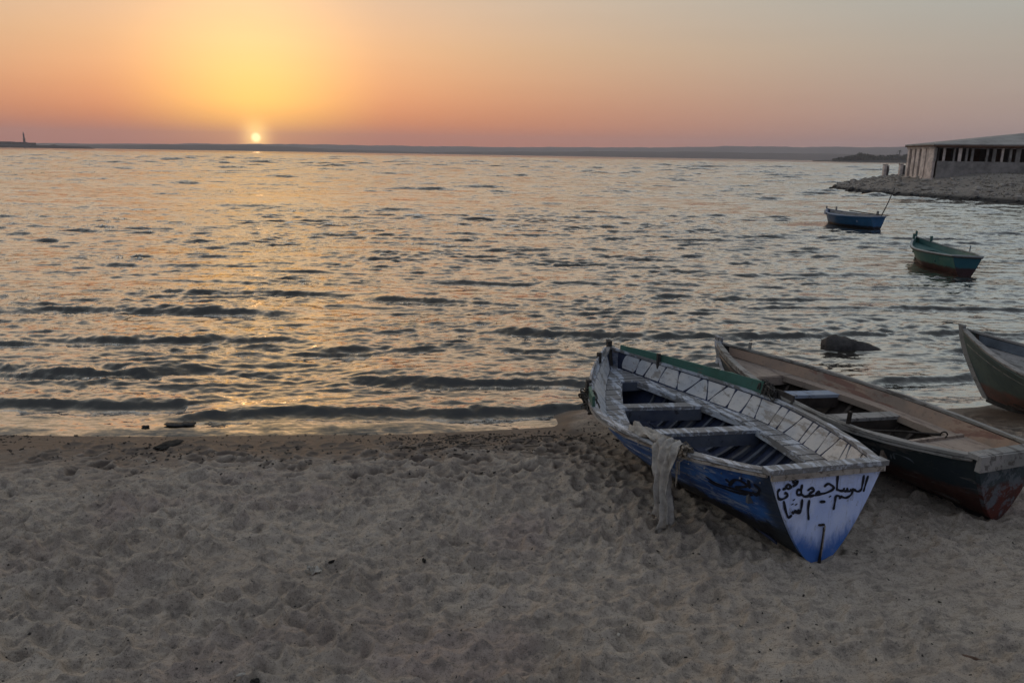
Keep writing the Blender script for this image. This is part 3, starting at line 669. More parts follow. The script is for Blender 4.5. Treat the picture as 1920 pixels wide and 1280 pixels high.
def build_boat(name, spec, label, M, opt, group):
    H = Hull(spec['p']); root = empty(name, pose_mw(spec['q']), label, 'boat', group)
    dp, wd = opt['dp'], opt['wd']
    # outer skin
    nT, nS = 34, 14; mb = MB(); pts = []; TS = np.linspace(0, 1, nT)
    ks = list(np.linspace(0, 1, nS) ** 1.25)
    for t in TS:
        pts.append([H.pt(t, k, -1) for k in ks[::-1]] + [H.pt(t, k, 1) for k in ks[1:]])
    mb.loft(pts, False, False); mb.build('hull', M['hull'], root, True)
    mb = MB(); pts = []
    for t in np.linspace(0.0, .965, nT):
        row = []
        for k in ks[::-1]: p = H.pt(t, k, -1, -.022 if k > 0 else 0); p[2] += .02 * (1 - k); row.append(p)
        for k in ks[1:]: p = H.pt(t, k, 1, -.022); p[2] += .02 * (1 - k); row.append(p)
        pts.append(row)
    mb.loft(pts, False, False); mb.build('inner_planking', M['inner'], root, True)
    # transom
    out = [H.pt(0, k, -1) for k in ks[::-1]] + [H.pt(0, k, 1) for k in ks[1:]]
    mb = MB(); n = len(out); c0 = np.array((0, 0, H.zT * .6))
    f = [p + np.array((0, -.032, 0)) for p in out]; bk = [p + np.array((0, .0, 0)) * 1 for p in out]
    sc_in = [np.array((p[0] * .99, .012, p[2])) for p in out]
    mb.raw(f + sc_in, [tuple(range(n - 1, -1, -1)), tuple(range(n, 2 * n))] + [(i, i + 1, n + i + 1, n + i) for i in range(n - 1)] + [(n - 1, 0, n, 2 * n - 1)])
    tr = mb.build('transom', M['transom'], root)
    for i in range(1): pass
    b0, z0 = H.gun(0)
    MB().box((0, -.012, z0 + .006), (b0 + .022, .034, .016), jitter=.002).build('transom_cap', M['rail'], root)
    MB().box((0, -.040, z0 - .024), (b0 + .004, .010, .014), jitter=.002).build('transom_board', M['board'], root)
    # keel and stem
    MB().loft([[(-.016, H.pt(t, 0, 1)[1], H.pt(t, 0, 1)[2] - .026), (.016, H.pt(t, 0, 1)[1], H.pt(t, 0, 1)[2] - .026), (.016, H.pt(t, 0, 1)[1], H.pt(t, 0, 1)[2] + .02), (-.016, H.pt(t, 0, 1)[1], H.pt(t, 0, 1)[2] + .02)] for t in np.linspace(-.008, .995, 18)]).build('keel', M['keel'], root)
    mb = MB(); rings = []
    for k in np.linspace(0, 1, 10):
        p = H.pt(1, k, 1); rings.append([(-.020, p[1] - .03, p[2]), (.020, p[1] - .03, p[2]), (.014, p[1] + .028, p[2]), (-.014, p[1] + .028, p[2])])
    p = H.pt(1, 1, 1); sh = opt.get('stem', .06)
    rings.append([(-.022, p[1] - .028, p[2] + sh), (.022, p[1] - .028, p[2] + sh), (.016, p[1] + .034, p[2] + sh + .01), (-.016, p[1] + .034, p[2] + sh + .01)])
    mb.loft(rings).build('stem_post', M['stem'], root)
    for s in (-1, 1):
        swept(H, 0.0, .99, s, [(-.034, -.010), (.013, -.012), (.015, .008), (-.034, .011)], 30).build('gunwale', M['rail'], root)
        swept(H, 0.0, .985, s, [(-.004, -.036), (.011, -.035), (.012, -.018), (-.004, -.016)], 30).build('rubbing_strake', M['strake'], root)
        # side deck
        dt0, dt1 = opt['deck']
        if opt.get('deck_boards'):
            edges = np.linspace(dt0, dt1, opt['deck_boards'] + 1)
            for a, e in zip(edges[:-1], edges[1:]):
                g = .0022; z_j = random.uniform(0, .004); mb = MB(); rr_ = []
                for t in (a + g, (a + e) / 2, e - g):
                    xo, y_, z_ = deck_line(H, t, dp, wd, False); xi = deck_line(H, t, dp, wd, True)[0]
                    rr_.append([(s * xi, y_, z_ - .018), (s * xo, y_, z_ - .018), (s * xo, y_, z_ + z_j), (s * xi, y_, z_ + z_j)])
                mb.loft(rr_).build('deck_board', M['deck'], root)
        else:
            nb = opt.get('deck_strakes', 2)
            for q_ in range(nb):
                mb = MB(); rr_ = []; zj = random.uniform(0, .003)
                for t in np.linspace(dt0, dt1, 16):
                    xo, y_, z_ = deck_line(H, t, dp, wd, False); xi = deck_line(H, t, dp, wd, True)[0]
                    a = xi + (xo - xi) * (q_ / nb) + .002; e = xi + (xo - xi) * ((q_ + 1) / nb) - .002
                    rr_.append([(s * a, y_, z_ - .018), (s * e, y_, z_ - .018), (s * e, y_, z_ + zj), (s * a, y_, z_ + zj)])
                mb.loft(rr_).build('deck_board', M['deck'], root)
        # carlin under the inner deck edge
        mb = MB(); rr_ = []
        for t in np.linspace(dt0, dt1, 16):
            xi, y_, z_ = deck_line(H, t, dp, wd, True)
            rr_.append([(s * (xi - .012), y_, z_ - .045), (s * (xi + .012), y_, z_ - .045), (s * (xi + .012), y_, z_ - .019), (s * (xi - .012), y_, z_ - .002)])
        mb.loft(rr_).build('carlin', M['deck_edge'], root)
        # lining panels between the deck and the gunwale
        if opt.get('lining'):
            edges = np.linspace(.03, .95, opt['lining'] + 1); rj = np.random.default_rng(3 + s)
            lean = rj.normal(0, .007, len(edges)); edges = edges + rj.normal(0, .0065, len(edges)) * (np.arange(len(edges)) % len(edges) > 0)
            for i in range(len(edges) - 1):
                mb = MB(); g = rj.uniform(.0006, .0026); rows_ = []
                NK = 6
                front_, back_ = [], []
                for q_ in range(NK):
                    f_ = q_ / (NK - 1); lv = dp - .006 + (.018 - dp + .006) * f_
                    rd = .0022 * (abs(f_ - .5) * 2) ** 6 + .0010 * math.sin(f_ * 5 + i * 1.7)
                    ta = edges[i] + lean[i] * (f_ - .5) * 2 + g + rd; tb = edges[i + 1] + lean[i + 1] * (f_ - .5) * 2 - g - rd
                    for t_, lst in ((ta, front_), (tb, back_)):
                        lst.append((t_, lv))
                prof = front_ + back_[::-1]
                ins, ous = [], []
                for t_, lv in prof:
                    k = H.at_depth(t_, lv); p = H.pt(t_, k, s, -.030); p2 = H.pt(t_, k, s, -.018); ins.append(p); ous.append(p2)
                n_ = len(ins)
                fs = [tuple(range(n_)), tuple(range(2 * n_ - 1, n_ - 1, -1))] + [(j, (j + 1) % n_, n_ + (j + 1) % n_, n_ + j) for j in range(n_)]
                mb.raw(ins + ous, fs).build('lining_panel', M['lining'], root)
        else:
            rr_ = []
            for t in np.linspace(.012, .955, 26):
                k1, k2 = H.at_depth(t, dp - .002), H.at_depth(t, .016); rr_.append([H.pt(t, k1, s, -.034), H.pt(t, k1, s, -.020), H.pt(t, k2, s, -.020), H.pt(t, k2, s, -.034)])
            MB().loft(rr_).build('inner_wall', M['lining'], root)
        # ribs
        for t in np.arange(.06, .84, opt.get('rib_step', .05)):
            kd = H.at_depth(t, dp + .03); rr_ = []
            for k in np.linspace(.06, 1, 7) * kd:
                p = H.pt(t, k, s, -.024); p[2] += .02 * (1 - k); n_ = H.normal(t, k, s); q2 = p - n_ * .028
                rr_.append([p - (0, .014, 0), p + (0, .014, 0), q2 + (0, .014, 0), q2 - (0, .014, 0)])
            MB().loft(rr_).build('rib', M['rib'], root)
    # floor boards
    for j in range(-2, 3):
        mb = MB(); rr_ = []
        for t in np.linspace(.04, .8, 12):
            x_ = j * .085; z_ = .085 + .05 * t ** 4
            hw = .037 if abs(x_) + .04 < abs(H.pt(t, .16, 1)[0]) else .004
            rr_.append([(x_ - hw, H.L * t, z_ - .008), (x_ + hw, H.L * t, z_ - .008), (x_ + hw, H.L * t, z_ + .008), (x_ - hw, H.L * t, z_ + .008)])
        mb.loft(rr_).build('floorboard', M['inner'], root)
    # thwarts
    for tp, ts, mt in opt['thwarts']:
        xp, yp, zp = deck_line(H, tp, dp, wd, True); xs_, ys_, zs = deck_line(H, ts, dp, wd, True)
        a = np.array((-xp - .02, yp, zp - .012)); e = np.array((xs_ + .02, ys_, zs - .012)); d = e - a; ln = np.linalg.norm(d); d /= ln
        n_ = np.array((-d[1], d[0], 0)); th = empty_part = MB().box((a + e) / 2, (ln / 2, opt.get('thw', .055), .013), [d, n_, np.cross(d, n_)], .0015).build('thwart', mt, root)
        MB().box((a + e) / 2 - n_ * (opt.get('thw', .055) - .012) - np.array((0, 0, .060)), (ln / 2, .009, .045), [d, n_, np.cross(d, n_)]).build('riser', M['riser'], th)
    # fore and stern decks
    def end_deck(t0, t1, nb, nm, across):
        if across:
            ed = np.linspace(t0, t1, nb + 1)
            for a, e in zip(ed[:-1], ed[1:]):
                rr_ = []
                for t in (a + .002, e - .002):
                    x_, y_, z_ = deck_line(H, min(t, .985), dp, 0, False); zj = random.uniform(0, .003)
                    rr_.append([(-x_, y_, z_ - .02 + .003), (x_, y_, z_ - .02 + .003), (x_, y_, z_ + .004 + zj), (-x_, y_, z_ + .004 + zj)])
                MB().loft(rr_).build(nm, M['deck'], root)
        else:
            for j in range(nb):
                rr_ = []
                for t in np.linspace(t0, t1, 8):
                    x_, y_, z_ = deck_line(H, min(t, .985), dp, 0, False)
                    a = -x_ + 2 * x_ * j / nb + .0015; e = -x_ + 2 * x_ * (j + 1) / nb - .0015
                    if e < a: e = a + .001
                    rr_.append([(a, y_, z_ - .014), (e, y_, z_ - .014), (e, y_, z_ + .005), (a, y_, z_ + .005)])
                MB().loft(rr_).build(nm, M['deck'], root)
        x_, y_, z_ = deck_line(H, t0 if t0 > .5 else t1, dp, 0, False)
        MB().box((0, y_, z_ - .04), (x_, .012, .038)).build('deck_beam', M['rib' if opt.get('lining') else 'deck_edge'], root)
    if opt.get('fore'): end_deck(opt['fore'], .97, 6, 'foredeck_board', opt.get('fore_across', True))
    if opt.get('stern'): end_deck(.012, opt['stern'], 5, 'sterndeck_board', opt.get('stern_across', False))
    return root, H

def peg(H, root, t, s, mat, h=.10, r_=.014, lean=(0, 0), down=.12, off=-.012, name='thole_pin'):
    b_, z_ = H.gun(t)
    MB().box((s * (b_ + off) + lean[0] / 2, H.L * t + lean[1] / 2, z_ + (h - down) / 2), (r_, r_ * 1.2, (h + down) / 2), jitter=.002).build(name, mat, root)

G_BEACH = 'wooden fishing boats drawn up on the beach'
G_MOOR = 'wooden fishing boats moored offshore'

# --- blue and white boat
def blue_hull():
    m, t, b = mat_new('blue_hull_paint'); co = obj_co(t)
    sp = t.new('ShaderNodeSeparateXYZ'); t.link(co, sp.inputs[0])
    c = t.mix(t.smooth(t.noise(t.scaled(co, 3, 1.6, 5), 1.3, 5, .65, .6), .40, .62), (0.020, 0.075, 0.26), (0.045, 0.16, 0.46))
    st = t.noise(t.scaled(co, 2, 1.2, 9, (4, 0, 0)), 2.2, 6, .75, 1.2)
    c = t.mix(t.math('MULTIPLY', t.smooth(st, .505, .60), .85), c, (0.30, 0.36, 0.46))
    # flaked grey towards the bow
    fl_ = t.smooth(t.math('ADD', sp.outputs[1], t.math('MULTIPLY', t.noise(t.scaled(co, 4, 2, 7), 1.4, 6, .7), 1.6)), 2.2, 3.0)
    c = t.mix(t.math('MULTIPLY', fl_, .85), c, t.mix(t.smooth(t.noise(t.scaled(co, 5, 3, 12), 1.5, 5, .7), .42, .6), (0.075, 0.09, 0.12), (0.34, 0.34, 0.35)))
    zz = t.math('ADD', sp.outputs[2], t.math('MULTIPLY', t.math('SUBTRACT', t.noise(t.scaled(co, 3, 3, 3), 1.6, 6, .75, .8), .5), .22))
    c = t.mix(t.math('SUBTRACT', 1.0, t.smooth(zz, .185, .245)), c, t.mix(t.smooth(t.noise(co, 9, 5, .7), .45, .65), (0.012, 0.013, 0.018), (0.03, 0.032, 0.036)))
    c = t.mix(t.math('MULTIPLY', t.smooth(t.noise(t.scaled(co, 14, 9, 2.2, (1, 2, 0)), 1.0, 7, .8), .56, .66), .75), c, (0.05, 0.05, 0.055))
    aft = t.math('MULTIPLY', t.math('SUBTRACT', 1.0, t.smooth(t.math('ADD', sp.outputs[1], t.math('MULTIPLY', t.noise(co, 7, 5, .7), .14)), .11, .22)), .9)
    c = t.mix(aft, c, (0.025, 0.032, 0.04))
    t.link(c, b.inputs['Base Color']); b.inputs['Roughness'].default_value = .5; t.put(b.inputs['Specular IOR Level'], .3)
    bump(t, b, t.math('ADD', st, t.noise(t.scaled(co, 50, 6, 50), 1, 4)), .45, .006); return m
def blue_transom():
    m, t, b = mat_new('pale_transom_paint'); co = obj_co(t)
    sp = t.new('ShaderNodeSeparateXYZ'); t.link(co, sp.inputs[0])
    c = t.mix(t.smooth(t.noise(t.scaled(co, 6, 6, 4), 1.0, 5, .65), .38, .64), (0.46, 0.56, 0.86), (0.58, 0.66, 0.90))
    n_ = t.math('MULTIPLY', t.math('SUBTRACT', t.noise(t.scaled(co, 16, 5, 4), 1, 7, .8), .5), .22)
    ax_x = t.math('ABSOLUTE', sp.outputs[0])
    v = t.math('ADD', t.math('SUBTRACT', sp.outputs[2], t.math('MULTIPLY', ax_x, .55)), n_)
    c = t.mix(t.math('SUBTRACT', 1.0, t.smooth(v, .06, .19)), c, (0.05, 0.14, 0.42))
    c = t.mix(t.math('MULTIPLY', t.smooth(t.noise(t.scaled(co, 16, 5, 7), 1, 7, .8), .57, .66), .75), c, (0.20, 0.21, 0.25))
    c = t.mix(t.math('MULTIPLY', t.smooth(t.noise(co, 5, 5, .7), .50, .72), .55), c, (0.32, 0.34, 0.42))
    c = t.mix(t.math('MULTIPLY', t.smooth(t.noise(t.scaled(co, 26, 5, 2.5, (2, 0, 1)), 1.0, 6, .75), .56, .70), .5), c, (0.17, 0.18, 0.21))
    t.link(c, b.inputs['Base Color']); b.inputs['Roughness'].default_value = .55; t.put(b.inputs['Specular IOR Level'], .3)
    bump(t, b, t.noise(t.scaled(co, 30, 30, 8), 1, 5), .4, .004); return m
m_wpaint = paint('worn_white_paint', (0.50, 0.52, 0.56), (0.38, 0.41, 0.46), (0.15, 0.14, 0.13), .8, 9, .6)
m_lining = paint('lining_white_paint', (0.54, 0.51, 0.48), (0.40, 0.41, 0.43), (0.26, 0.23, 0.20), .5, 7, .65)
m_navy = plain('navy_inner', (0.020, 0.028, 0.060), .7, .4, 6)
m_rib = paint('grey_blue_ribs', (0.10, 0.11, 0.13), (0.05, 0.06, 0.09), (0.03, 0.03, 0.035), .4, 8, .7)
m_tan = paint('bare_tan_wood', (0.38, 0.34, 0.30), (0.30, 0.26, 0.22), (0.12, 0.09, 0.07), .6, 10, .75)
m_green = paint('green_board_paint', (0.045, 0.115, 0.085), (0.06, 0.15, 0.12), (0.12, 0.12, 0.10), .4, 8, .6)
m_darkwood = plain('dark_wood', (0.045, 0.040, 0.036), .8, .4, 9)
m_iron = plain('rusty_iron', (0.030, 0.024, 0.020), .7, .5, 20, .3)
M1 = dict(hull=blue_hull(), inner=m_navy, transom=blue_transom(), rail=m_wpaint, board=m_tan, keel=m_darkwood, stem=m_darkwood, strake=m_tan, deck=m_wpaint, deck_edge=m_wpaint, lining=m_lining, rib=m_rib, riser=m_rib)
b1, H1 = build_boat('fishing_boat', BOAT_BLUE, 'blue wooden boat with pale lettered transom, nearest on the sand', M1,
    dict(dp=.155, wd=.16, deck=(.05, .86), deck_boards=22, lining=21, fore=.84, stern=.055, stern_across=True, rib_step=.042, stem=.055,
         thwarts=[(.665, .640, m_wpaint), (.47, .445, m_wpaint)]), G_BEACH)
# raised green wash boards on both bows
hgt_f = lambda t: np.interp(t, [.5, .56, .9, .98], [1.0, 1.0, .62, .45])
swept(H1, .54, .965, 1, [(-.012, .010), (.008, .010), (.010, .105), (-.010, .107)], 18, hgt_f).build('wash_board', m_green, b1)
swept(H1, .61, .955, -1, [(-.014, .010), (.002, .010), (.004, .098), (-.012, .100)], 16, hgt_f).build('wash_board', m_wpaint, b1)
swept(H1, .52, .605, -1, [(-.012, .010), (.008, .010), (.010, .085), (-.010, .087)], 6, hgt_f).build('wash_board', m_green, b1)
swept(H1, .44, .56, 1, [(.011, .005), (.026, .005), (.026, .075), (.011, .078)], 6).build('wash_board', m_darkwood, b1)
peg(H1, b1, .845, 1, m_darkwood, .085, .013, down=.17, off=-.035); peg(H1, b1, .86, -1, m_darkwood, .10, .016); peg(H1, b1, .63, -1, m_darkwood, .11, .018, off=.012)
peg(H1, b1, .50, 1, m_darkwood, .06, .012, down=.1)
mb = MB()                                                     # rusty strap, rudder pintle and its hook
mb.tube([(-.004, -.046, .245), (-.006, -.05, .20), (-.009, -.05, .11), (-.010, -.050, .05), (-.013, -.052, .005), (-.016, -.045, -.022)], [.0035, .0035, .0045, .009, .012, .012], 6)
mb.box((-.012, -.038, .256), (.018, .005, .005)); mb.build('rudder_strap', m_iron, b1)
mb = MB(); mb.tube([(.010, -.040, .25), (.008, -.040, .13), (.004, -.040, .06)], .0045, 5); mb.build('pintle_plate', m_tan, b1)
m_ink = plain('black_brush_paint', (0.010, 0.012, 0.022), .6, .3, 30)
TRANS = [[(0.263, 0.522), (0.253, 0.471), (0.245, 0.427)], [(0.235, 0.528), (0.232, 0.47), (0.226, 0.44), (0.203, 0.433), (0.177, 0.448)], [(0.172, 0.456), (0.168, 0.424), (0.15, 0.407), (0.125, 0.402), (0.093, 0.415)], [(0.16, 0.453), (0.155, 0.44), (0.138, 0.442), (0.131, 0.462)], [(0.135, 0.443), (0.117, 0.444), (0.11, 0.463)], [(0.113, 0.445), (0.088, 0.448), (0.066, 0.457)], [(0.061, 0.545), (0.063, 0.499), (0.066, 0.45)], [(-0.021, 0.481), (0.007, 0.496), (0.045, 0.467), (0.002, 0.445), (-0.048, 0.439), (-0.077, 0.435)], [(0.024, 0.424), (0.027, 0.416)], [(-0.045, 0.44), (-0.056, 0.457), (-0.071, 0.441)], [(-0.077, 0.436), (-0.112, 0.435), (-0.108, 0.45), (-0.083, 0.464), (-0.097, 0.48), (-0.117, 0.475), (-0.12, 0.465)], [(-0.106, 0.436), (-0.14, 0.436), (-0.161, 0.45)], [(-0.164, 0.508), (-0.166, 0.477), (-0.165, 0.45), (-0.189, 0.453), (-0.188, 0.478), (-0.166, 0.473)], [(-0.202, 0.537), (-0.216, 0.544), (-0.222, 0.53), (-0.209, 0.519), (-0.197, 0.528), (-0.197, 0.512), (-0.224, 0.502)], [(-0.234, 0.544), (-0.238, 0.537)], [(-0.247, 0.543), (-0.251, 0.537)], [(-0.227, 0.504), (-0.246, 0.49), (-0.264, 0.501), (-0.254, 0.517), (-0.236, 0.504)], [(-0.263, 0.495), (-0.286, 0.49)], [(-0.3, 0.495), (-0.313, 0.477), (-0.304, 0.439), (-0.277, 0.434), (-0.253, 0.447), (-0.254, 0.463), (-0.272, 0.468)], [(0.093, 0.398), (0.089, 0.414), (0.064, 0.419), (0.061, 0.383), (0.057, 0.337)], [(-0.04, 0.396), (-0.001, 0.391)], [(-0.108, 0.413), (-0.109, 0.358), (-0.098, 0.293)], [(-0.155, 0.422), (-0.154, 0.374), (-0.16, 0.345), (-0.182, 0.344)], [(-0.16, 0.345), (-0.178, 0.363)], [(-0.18, 0.343), (-0.198, 0.362)], [(-0.196, 0.34), (-0.214, 0.355)], [(-0.21, 0.335), (-0.232, 0.323), (-0.256, 0.373), (-0.272, 0.424)], [(-0.21, 0.426), (-0.206, 0.419)], [(-0.216, 0.401), (-0.213, 0.395)], [(-0.192, 0.398), (-0.188, 0.391)]]
HULLS = [[(0.14, 0.745), (0.12, 0.695), (0.08, 0.7), (0.037, 0.72), (0.028, 0.725)], [(0.14, 0.69), (0.12, 0.665), (0.083, 0.66), (0.043, 0.69)], [(0.09, 0.72), (0.07, 0.82), (0.055, 0.825), (0.05, 0.78), (0.077, 0.725)], [(0.04, 0.865), (0.045, 0.765)], [(0.033, 0.83), (0.025, 0.78), (0.037, 0.705), (0.04, 0.74)], [(0.09, 0.805), (0.085, 0.765)], [(0.055, 0.865), (0.052, 0.855)]]
def spline(P, per=5):
    P = [np.array(p, float) for p in P]; Q = [2 * P[0] - P[1]] + P + [2 * P[-1] - P[-2]]; o = []
    for i in range(1, len(Q) - 2):
        for k in range(per):
            f_ = k / per; a, b_, c_, d = Q[i - 1:i + 3]
            o.append(.5 * (2 * b_ + (c_ - a) * f_ + (2 * a - 5 * b_ + 4 * c_ - d) * f_ ** 2 + (3 * b_ - a - 3 * c_ + d) * f_ ** 3))
    return o + [P[-1]]
def ribbon(mb, pts, to3, wd):
    n = len(pts); L_, R_ = [], []
    for i, p in enumerate(pts):
        d = pts[min(i + 1, n - 1)] - pts[max(i - 1, 0)]; d = d / (np.linalg.norm(d) + 1e-9); nn_ = np.array((-d[1], d[0]))
        w_ = wd * (.95 + .2 * math.sin(i * .7)) * (.6 if i in (0, n - 1) else 1)
        L_.append(to3(p + nn_ * w_)); R_.append(to3(p - nn_ * w_))
    mb.raw(L_ + R_, [(i, i + 1, n + i + 1, n + i) for i in range(n - 1)])
mb = MB()
for k, s_ in enumerate(TRANS): ribbon(mb, spline(s_), lambda p, k=k: (p[0], -.0342 - .00012 * k, p[1]), .0078)
tag(mb.build('lettering', m_ink, b1), 'black hand painted arabic lettering')
mb = MB()
for k, s_ in enumerate(HULLS):
    for j in range(1):
        pts = spline([(a * H1.L, c_ * .58) for a, c_ in s_])
        ribbon(mb, pts, lambda p, k=k: H1.pt(p[0] / H1.L, p[1] / .58, -1) + H1.normal(p[0] / H1.L, min(p[1] / .58, .97), -1) * (.003 + .0002 * k), .0088)
tag(mb.build('lettering', m_ink, b1), 'black arabic lettering on the blue side')
# nail heads under the port gunwale
mb = MB()
for t in np.arange(.02, .36, .037):
    p = H1.pt(t, .86, -1) + H1.normal(t, .86, -1) * .002; mb.blob(p, (.006, .006, .006), int(t * 999), .1, 6, 4)
tag(mb.build('nail_heads', m_wpaint, b1), kind='stuff')

# --- dark boat with a red bottom beside it
m_bare = paint('bare_brown_wood', (0.25, 0.20, 0.165), (0.32, 0.25, 0.20), (0.16, 0.12, 0.10), .45, 7, .75)
m_bare_o = paint('orange_brown_wood', (0.29, 0.20, 0.145), (0.20, 0.155, 0.125), (0.17, 0.085, 0.065), .55, 4, .75)
m_greywood = paint('grey_weathered_wood', (0.22, 0.215, 0.20), (0.30, 0.28, 0.26), (0.10, 0.09, 0.08), .55, 9, .8)
m_dhull = paint('dark_hull_paint', (0.020, 0.032, 0.042), (0.034, 0.048, 0.052), (0.13, 0.125, 0.12), .55, 4, .6, bottom=((0.055, 0.022, 0.018), (0.085, 0.04, 0.032)), bottom_z=.20)
m_dtrans = paint('dark_transom_paint', (0.030, 0.045, 0.060), (0.040, 0.060, 0.065), (0.12, 0.14, 0.16), .65, 5, .6, (1, 1, 1), bottom=((0.10, 0.022, 0.016), (0.06, 0.025, 0.02)), bottom_z=.26)
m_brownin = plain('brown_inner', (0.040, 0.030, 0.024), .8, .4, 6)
m_bluegrey = paint('blue_grey_paint', (0.22, 0.27, 0.36), (0.28, 0.31, 0.36), (0.12, 0.11, 0.10), .4, 8, .65)
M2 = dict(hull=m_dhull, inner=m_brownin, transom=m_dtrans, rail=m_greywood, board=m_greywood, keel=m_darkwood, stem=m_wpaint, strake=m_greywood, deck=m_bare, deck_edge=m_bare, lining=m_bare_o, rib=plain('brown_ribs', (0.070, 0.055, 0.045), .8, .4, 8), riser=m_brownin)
b2, H2 = build_boat('fishing_boat', BOAT_RED, 'dark wooden boat with red bottom and bare brown inside, right of the blue boat', M2,
    dict(dp=.10, wd=.135, deck=(.02, .80), deck_strakes=1, fore=.74, fore_across=False, stern=.19, rib_step=.052, stem=.05,
         thwarts=[(.60, .575, m_bluegrey), (.41, .385, m_greywood)]), G_BEACH)
x_, y_, z_ = deck_line(H2, .195, .10, 0, False)
MB().box((0.05, y_, z_ + .016), (x_ * .78, .012, .010), jitter=.001).build('batten', m_bare, b2)
MB().box((0, -.052, H2.zT - .030), (H2.wT + .02, .014, .048), jitter=.003).build('transom_plank', m_greywood, b2)
peg(H2, b2, .90, 1, m_greywood, .075, .009); peg(H2, b2, .27, -1, m_iron, .10, .009, lean=(.03, 0))
peg(H2, b2, .985, 0, m_wpaint, .06, .016, down=.2, name='mooring_post')
# mooring ring bar lying in it, a thing of its own
mw2 = pose_mw(BOAT_RED['q'])
a = Vector(deck_line(H2, .32, .10, .135, True)); a = Vector((-a.x * .55, a.y, a.z - .02)); e = Vector(deck_line(H2, .20, .10, .135, True)); e = Vector((e.x * .55, e.y, e.z + .035))
bar = empty('anchor_bar', mw2 @ Matrix.Translation(a), 'rusty iron bar with a ring end lying across the dark boat', 'anchor bar')
v = e - a
MB().tube([(0, 0, 0), v * .5 + Vector((0, 0, .008)), v * .9, v], [.009, .008, .010, .011], 7).build('rod', m_iron, bar)
dn = v.normalized()
MB().tube([v + dn * .024 + dn * .022 * math.cos(q_) + Vector((0, 0, .022 * math.sin(q_))) for q_ in np.linspace(0, 2 * math.pi, 14)], .006, 6).build('ring', m_iron, bar)
mb = MB()
for k in range(9):
    t = .02 + k * .028; p = H2.pt(t, .62 + .12 * math.sin(k * 2.1), -1) + H2.normal(t, .6, -1) * .0025
# scuffed marks on the side and transom: faded painted signs
m_mark = plain('faded_mark_paint', (0.13, 0.16, 0.19), .7, .4, 20)
mb = MB()
for s_ in ([(-.02, .36), (-.005, .40), (.01, .36), (.025, .40), (.04, .35)], [(.10, .35), (.11, .39), (.14, .38)], [(-.12, .37), (-.10, .40), (-.08, .365)]):
    ribbon(mb, spline(s_), lambda p: (p[0], -.0345, p[1]), .005)
tag(mb.build('faded_lettering', m_mark, b2), 'faded pale brush marks on the transom')
mb = MB()
for s_ in ([(.26, .72), (.24, .66), (.235, .70)], [(.215, .70), (.205, .66)], [(.165, .62), (.16, .74), (.13, .72), (.12, .66)], [(.175, .60), (.17, .70)]):
    ribbon(mb, spline([(a_ * H2.L, c_ * .45) for a_, c_ in s_]), lambda p: H2.pt(p[0] / H2.L, p[1] / .45, -1) + H2.normal(p[0] / H2.L, min(p[1] / .45, .97), -1) * .003, .006)
tag(mb.build('faded_lettering', m_mark, b2), 'faded pale brush marks on the dark side')

# --- grey green boat at the right edge
m_ghull = paint('grey_green_hull_paint', (0.105, 0.135, 0.118), (0.070, 0.100, 0.094), (0.17, 0.15, 0.13), .3, 5, .65, bottom=((0.17, 0.085, 0.065), (0.12, 0.075, 0.06)), bottom_z=.21)
M3 = dict(hull=m_ghull, inner=m_brownin, transom=m_ghull, rail=m_greywood, board=m_greywood, keel=m_darkwood, stem=m_greywood, strake=m_ghull, deck=m_greywood, deck_edge=m_greywood, lining=plain('slate_lining', (0.10, 0.115, 0.13), .8, .3, 5), rib=m_rib, riser=m_brownin)
b3, H3 = build_boat('fishing_boat', BOAT_GREY, 'grey green boat with rusty red bottom cut by the right edge, bow to the lake', M3,
    dict(dp=.11, wd=.16, deck=(.03, .84), deck_strakes=2, fore=.60, fore_across=False, stern=.10, rib_step=.08, stem=.03, thwarts=[(.42, .42, m_greywood)]), G_BEACH)

# --- moored boats
m_thull = paint('teal_hull_paint', (0.035, 0.125, 0.110), (0.060, 0.150, 0.115), (0.14, 0.17, 0.15), .3, 4, .55, bottom=((0.050, 0.018, 0.016), (0.030, 0.014, 0.013)), bottom_z=.30)
m_ttr = paint('teal_transom_paint', (0.010, 0.070, 0.095), (0.014, 0.085, 0.105), (0.05, 0.10, 0.11), .2, 4, .55, bottom=((0.040, 0.016, 0.018), (0.030, 0.014, 0.013)), bottom_z=.32)
m_tin = paint('teal_inside_paint', (0.050, 0.130, 0.120), (0.030, 0.095, 0.090), (0.12, 0.15, 0.14), .3, 5, .6)
m_pale = paint('pale_grey_rail', (0.33, 0.35, 0.34), (0.26, 0.28, 0.28), (0.14, 0.13, 0.12), .4, 7, .65)
M4 = dict(hull=m_thull, inner=m_brownin, transom=m_ttr, rail=m_pale, board=m_darkwood, keel=m_darkwood, stem=m_tin, strake=m_darkwood, deck=m_tin, deck_edge=m_tin, lining=m_tin, rib=m_darkwood, riser=m_brownin)
b4, H4 = build_boat('fishing_boat', BOAT_TEAL, 'teal boat with dark red bottom and bow posts afloat near the beach', M4,
    dict(dp=.13, wd=.18, deck=(.03, .84), deck_strakes=1, fore=.72, stern=.20, rib_step=.12, stem=.13, thwarts=[(.5, .5, m_tin)]), G_MOOR)
peg(H4, b4, .90, -1, m_tin, .14, .024, down=.2); peg(H4, b4, .86, 1, m_tin, .13, .024, down=.2); peg(H4, b4, .42, 1, m_pale, .15, .010, lean=(.05, 0))
MB().blob((.16, .30, H4.zT - .06), (.12, .10, .07), 77, .3).build('bundle', plain('grey_bundle', (.16, .15, .16), .9, .3, 9), b4, True)
m_bhull = paint('azure_hull_paint', (0.016, 0.080, 0.175), (0.022, 0.10, 0.21), (0.10, 0.15, 0.20), .22, 4, .55, bottom=((0.012, 0.014, 0.022), (0.020, 0.020, 0.026)), bottom_z=.24)
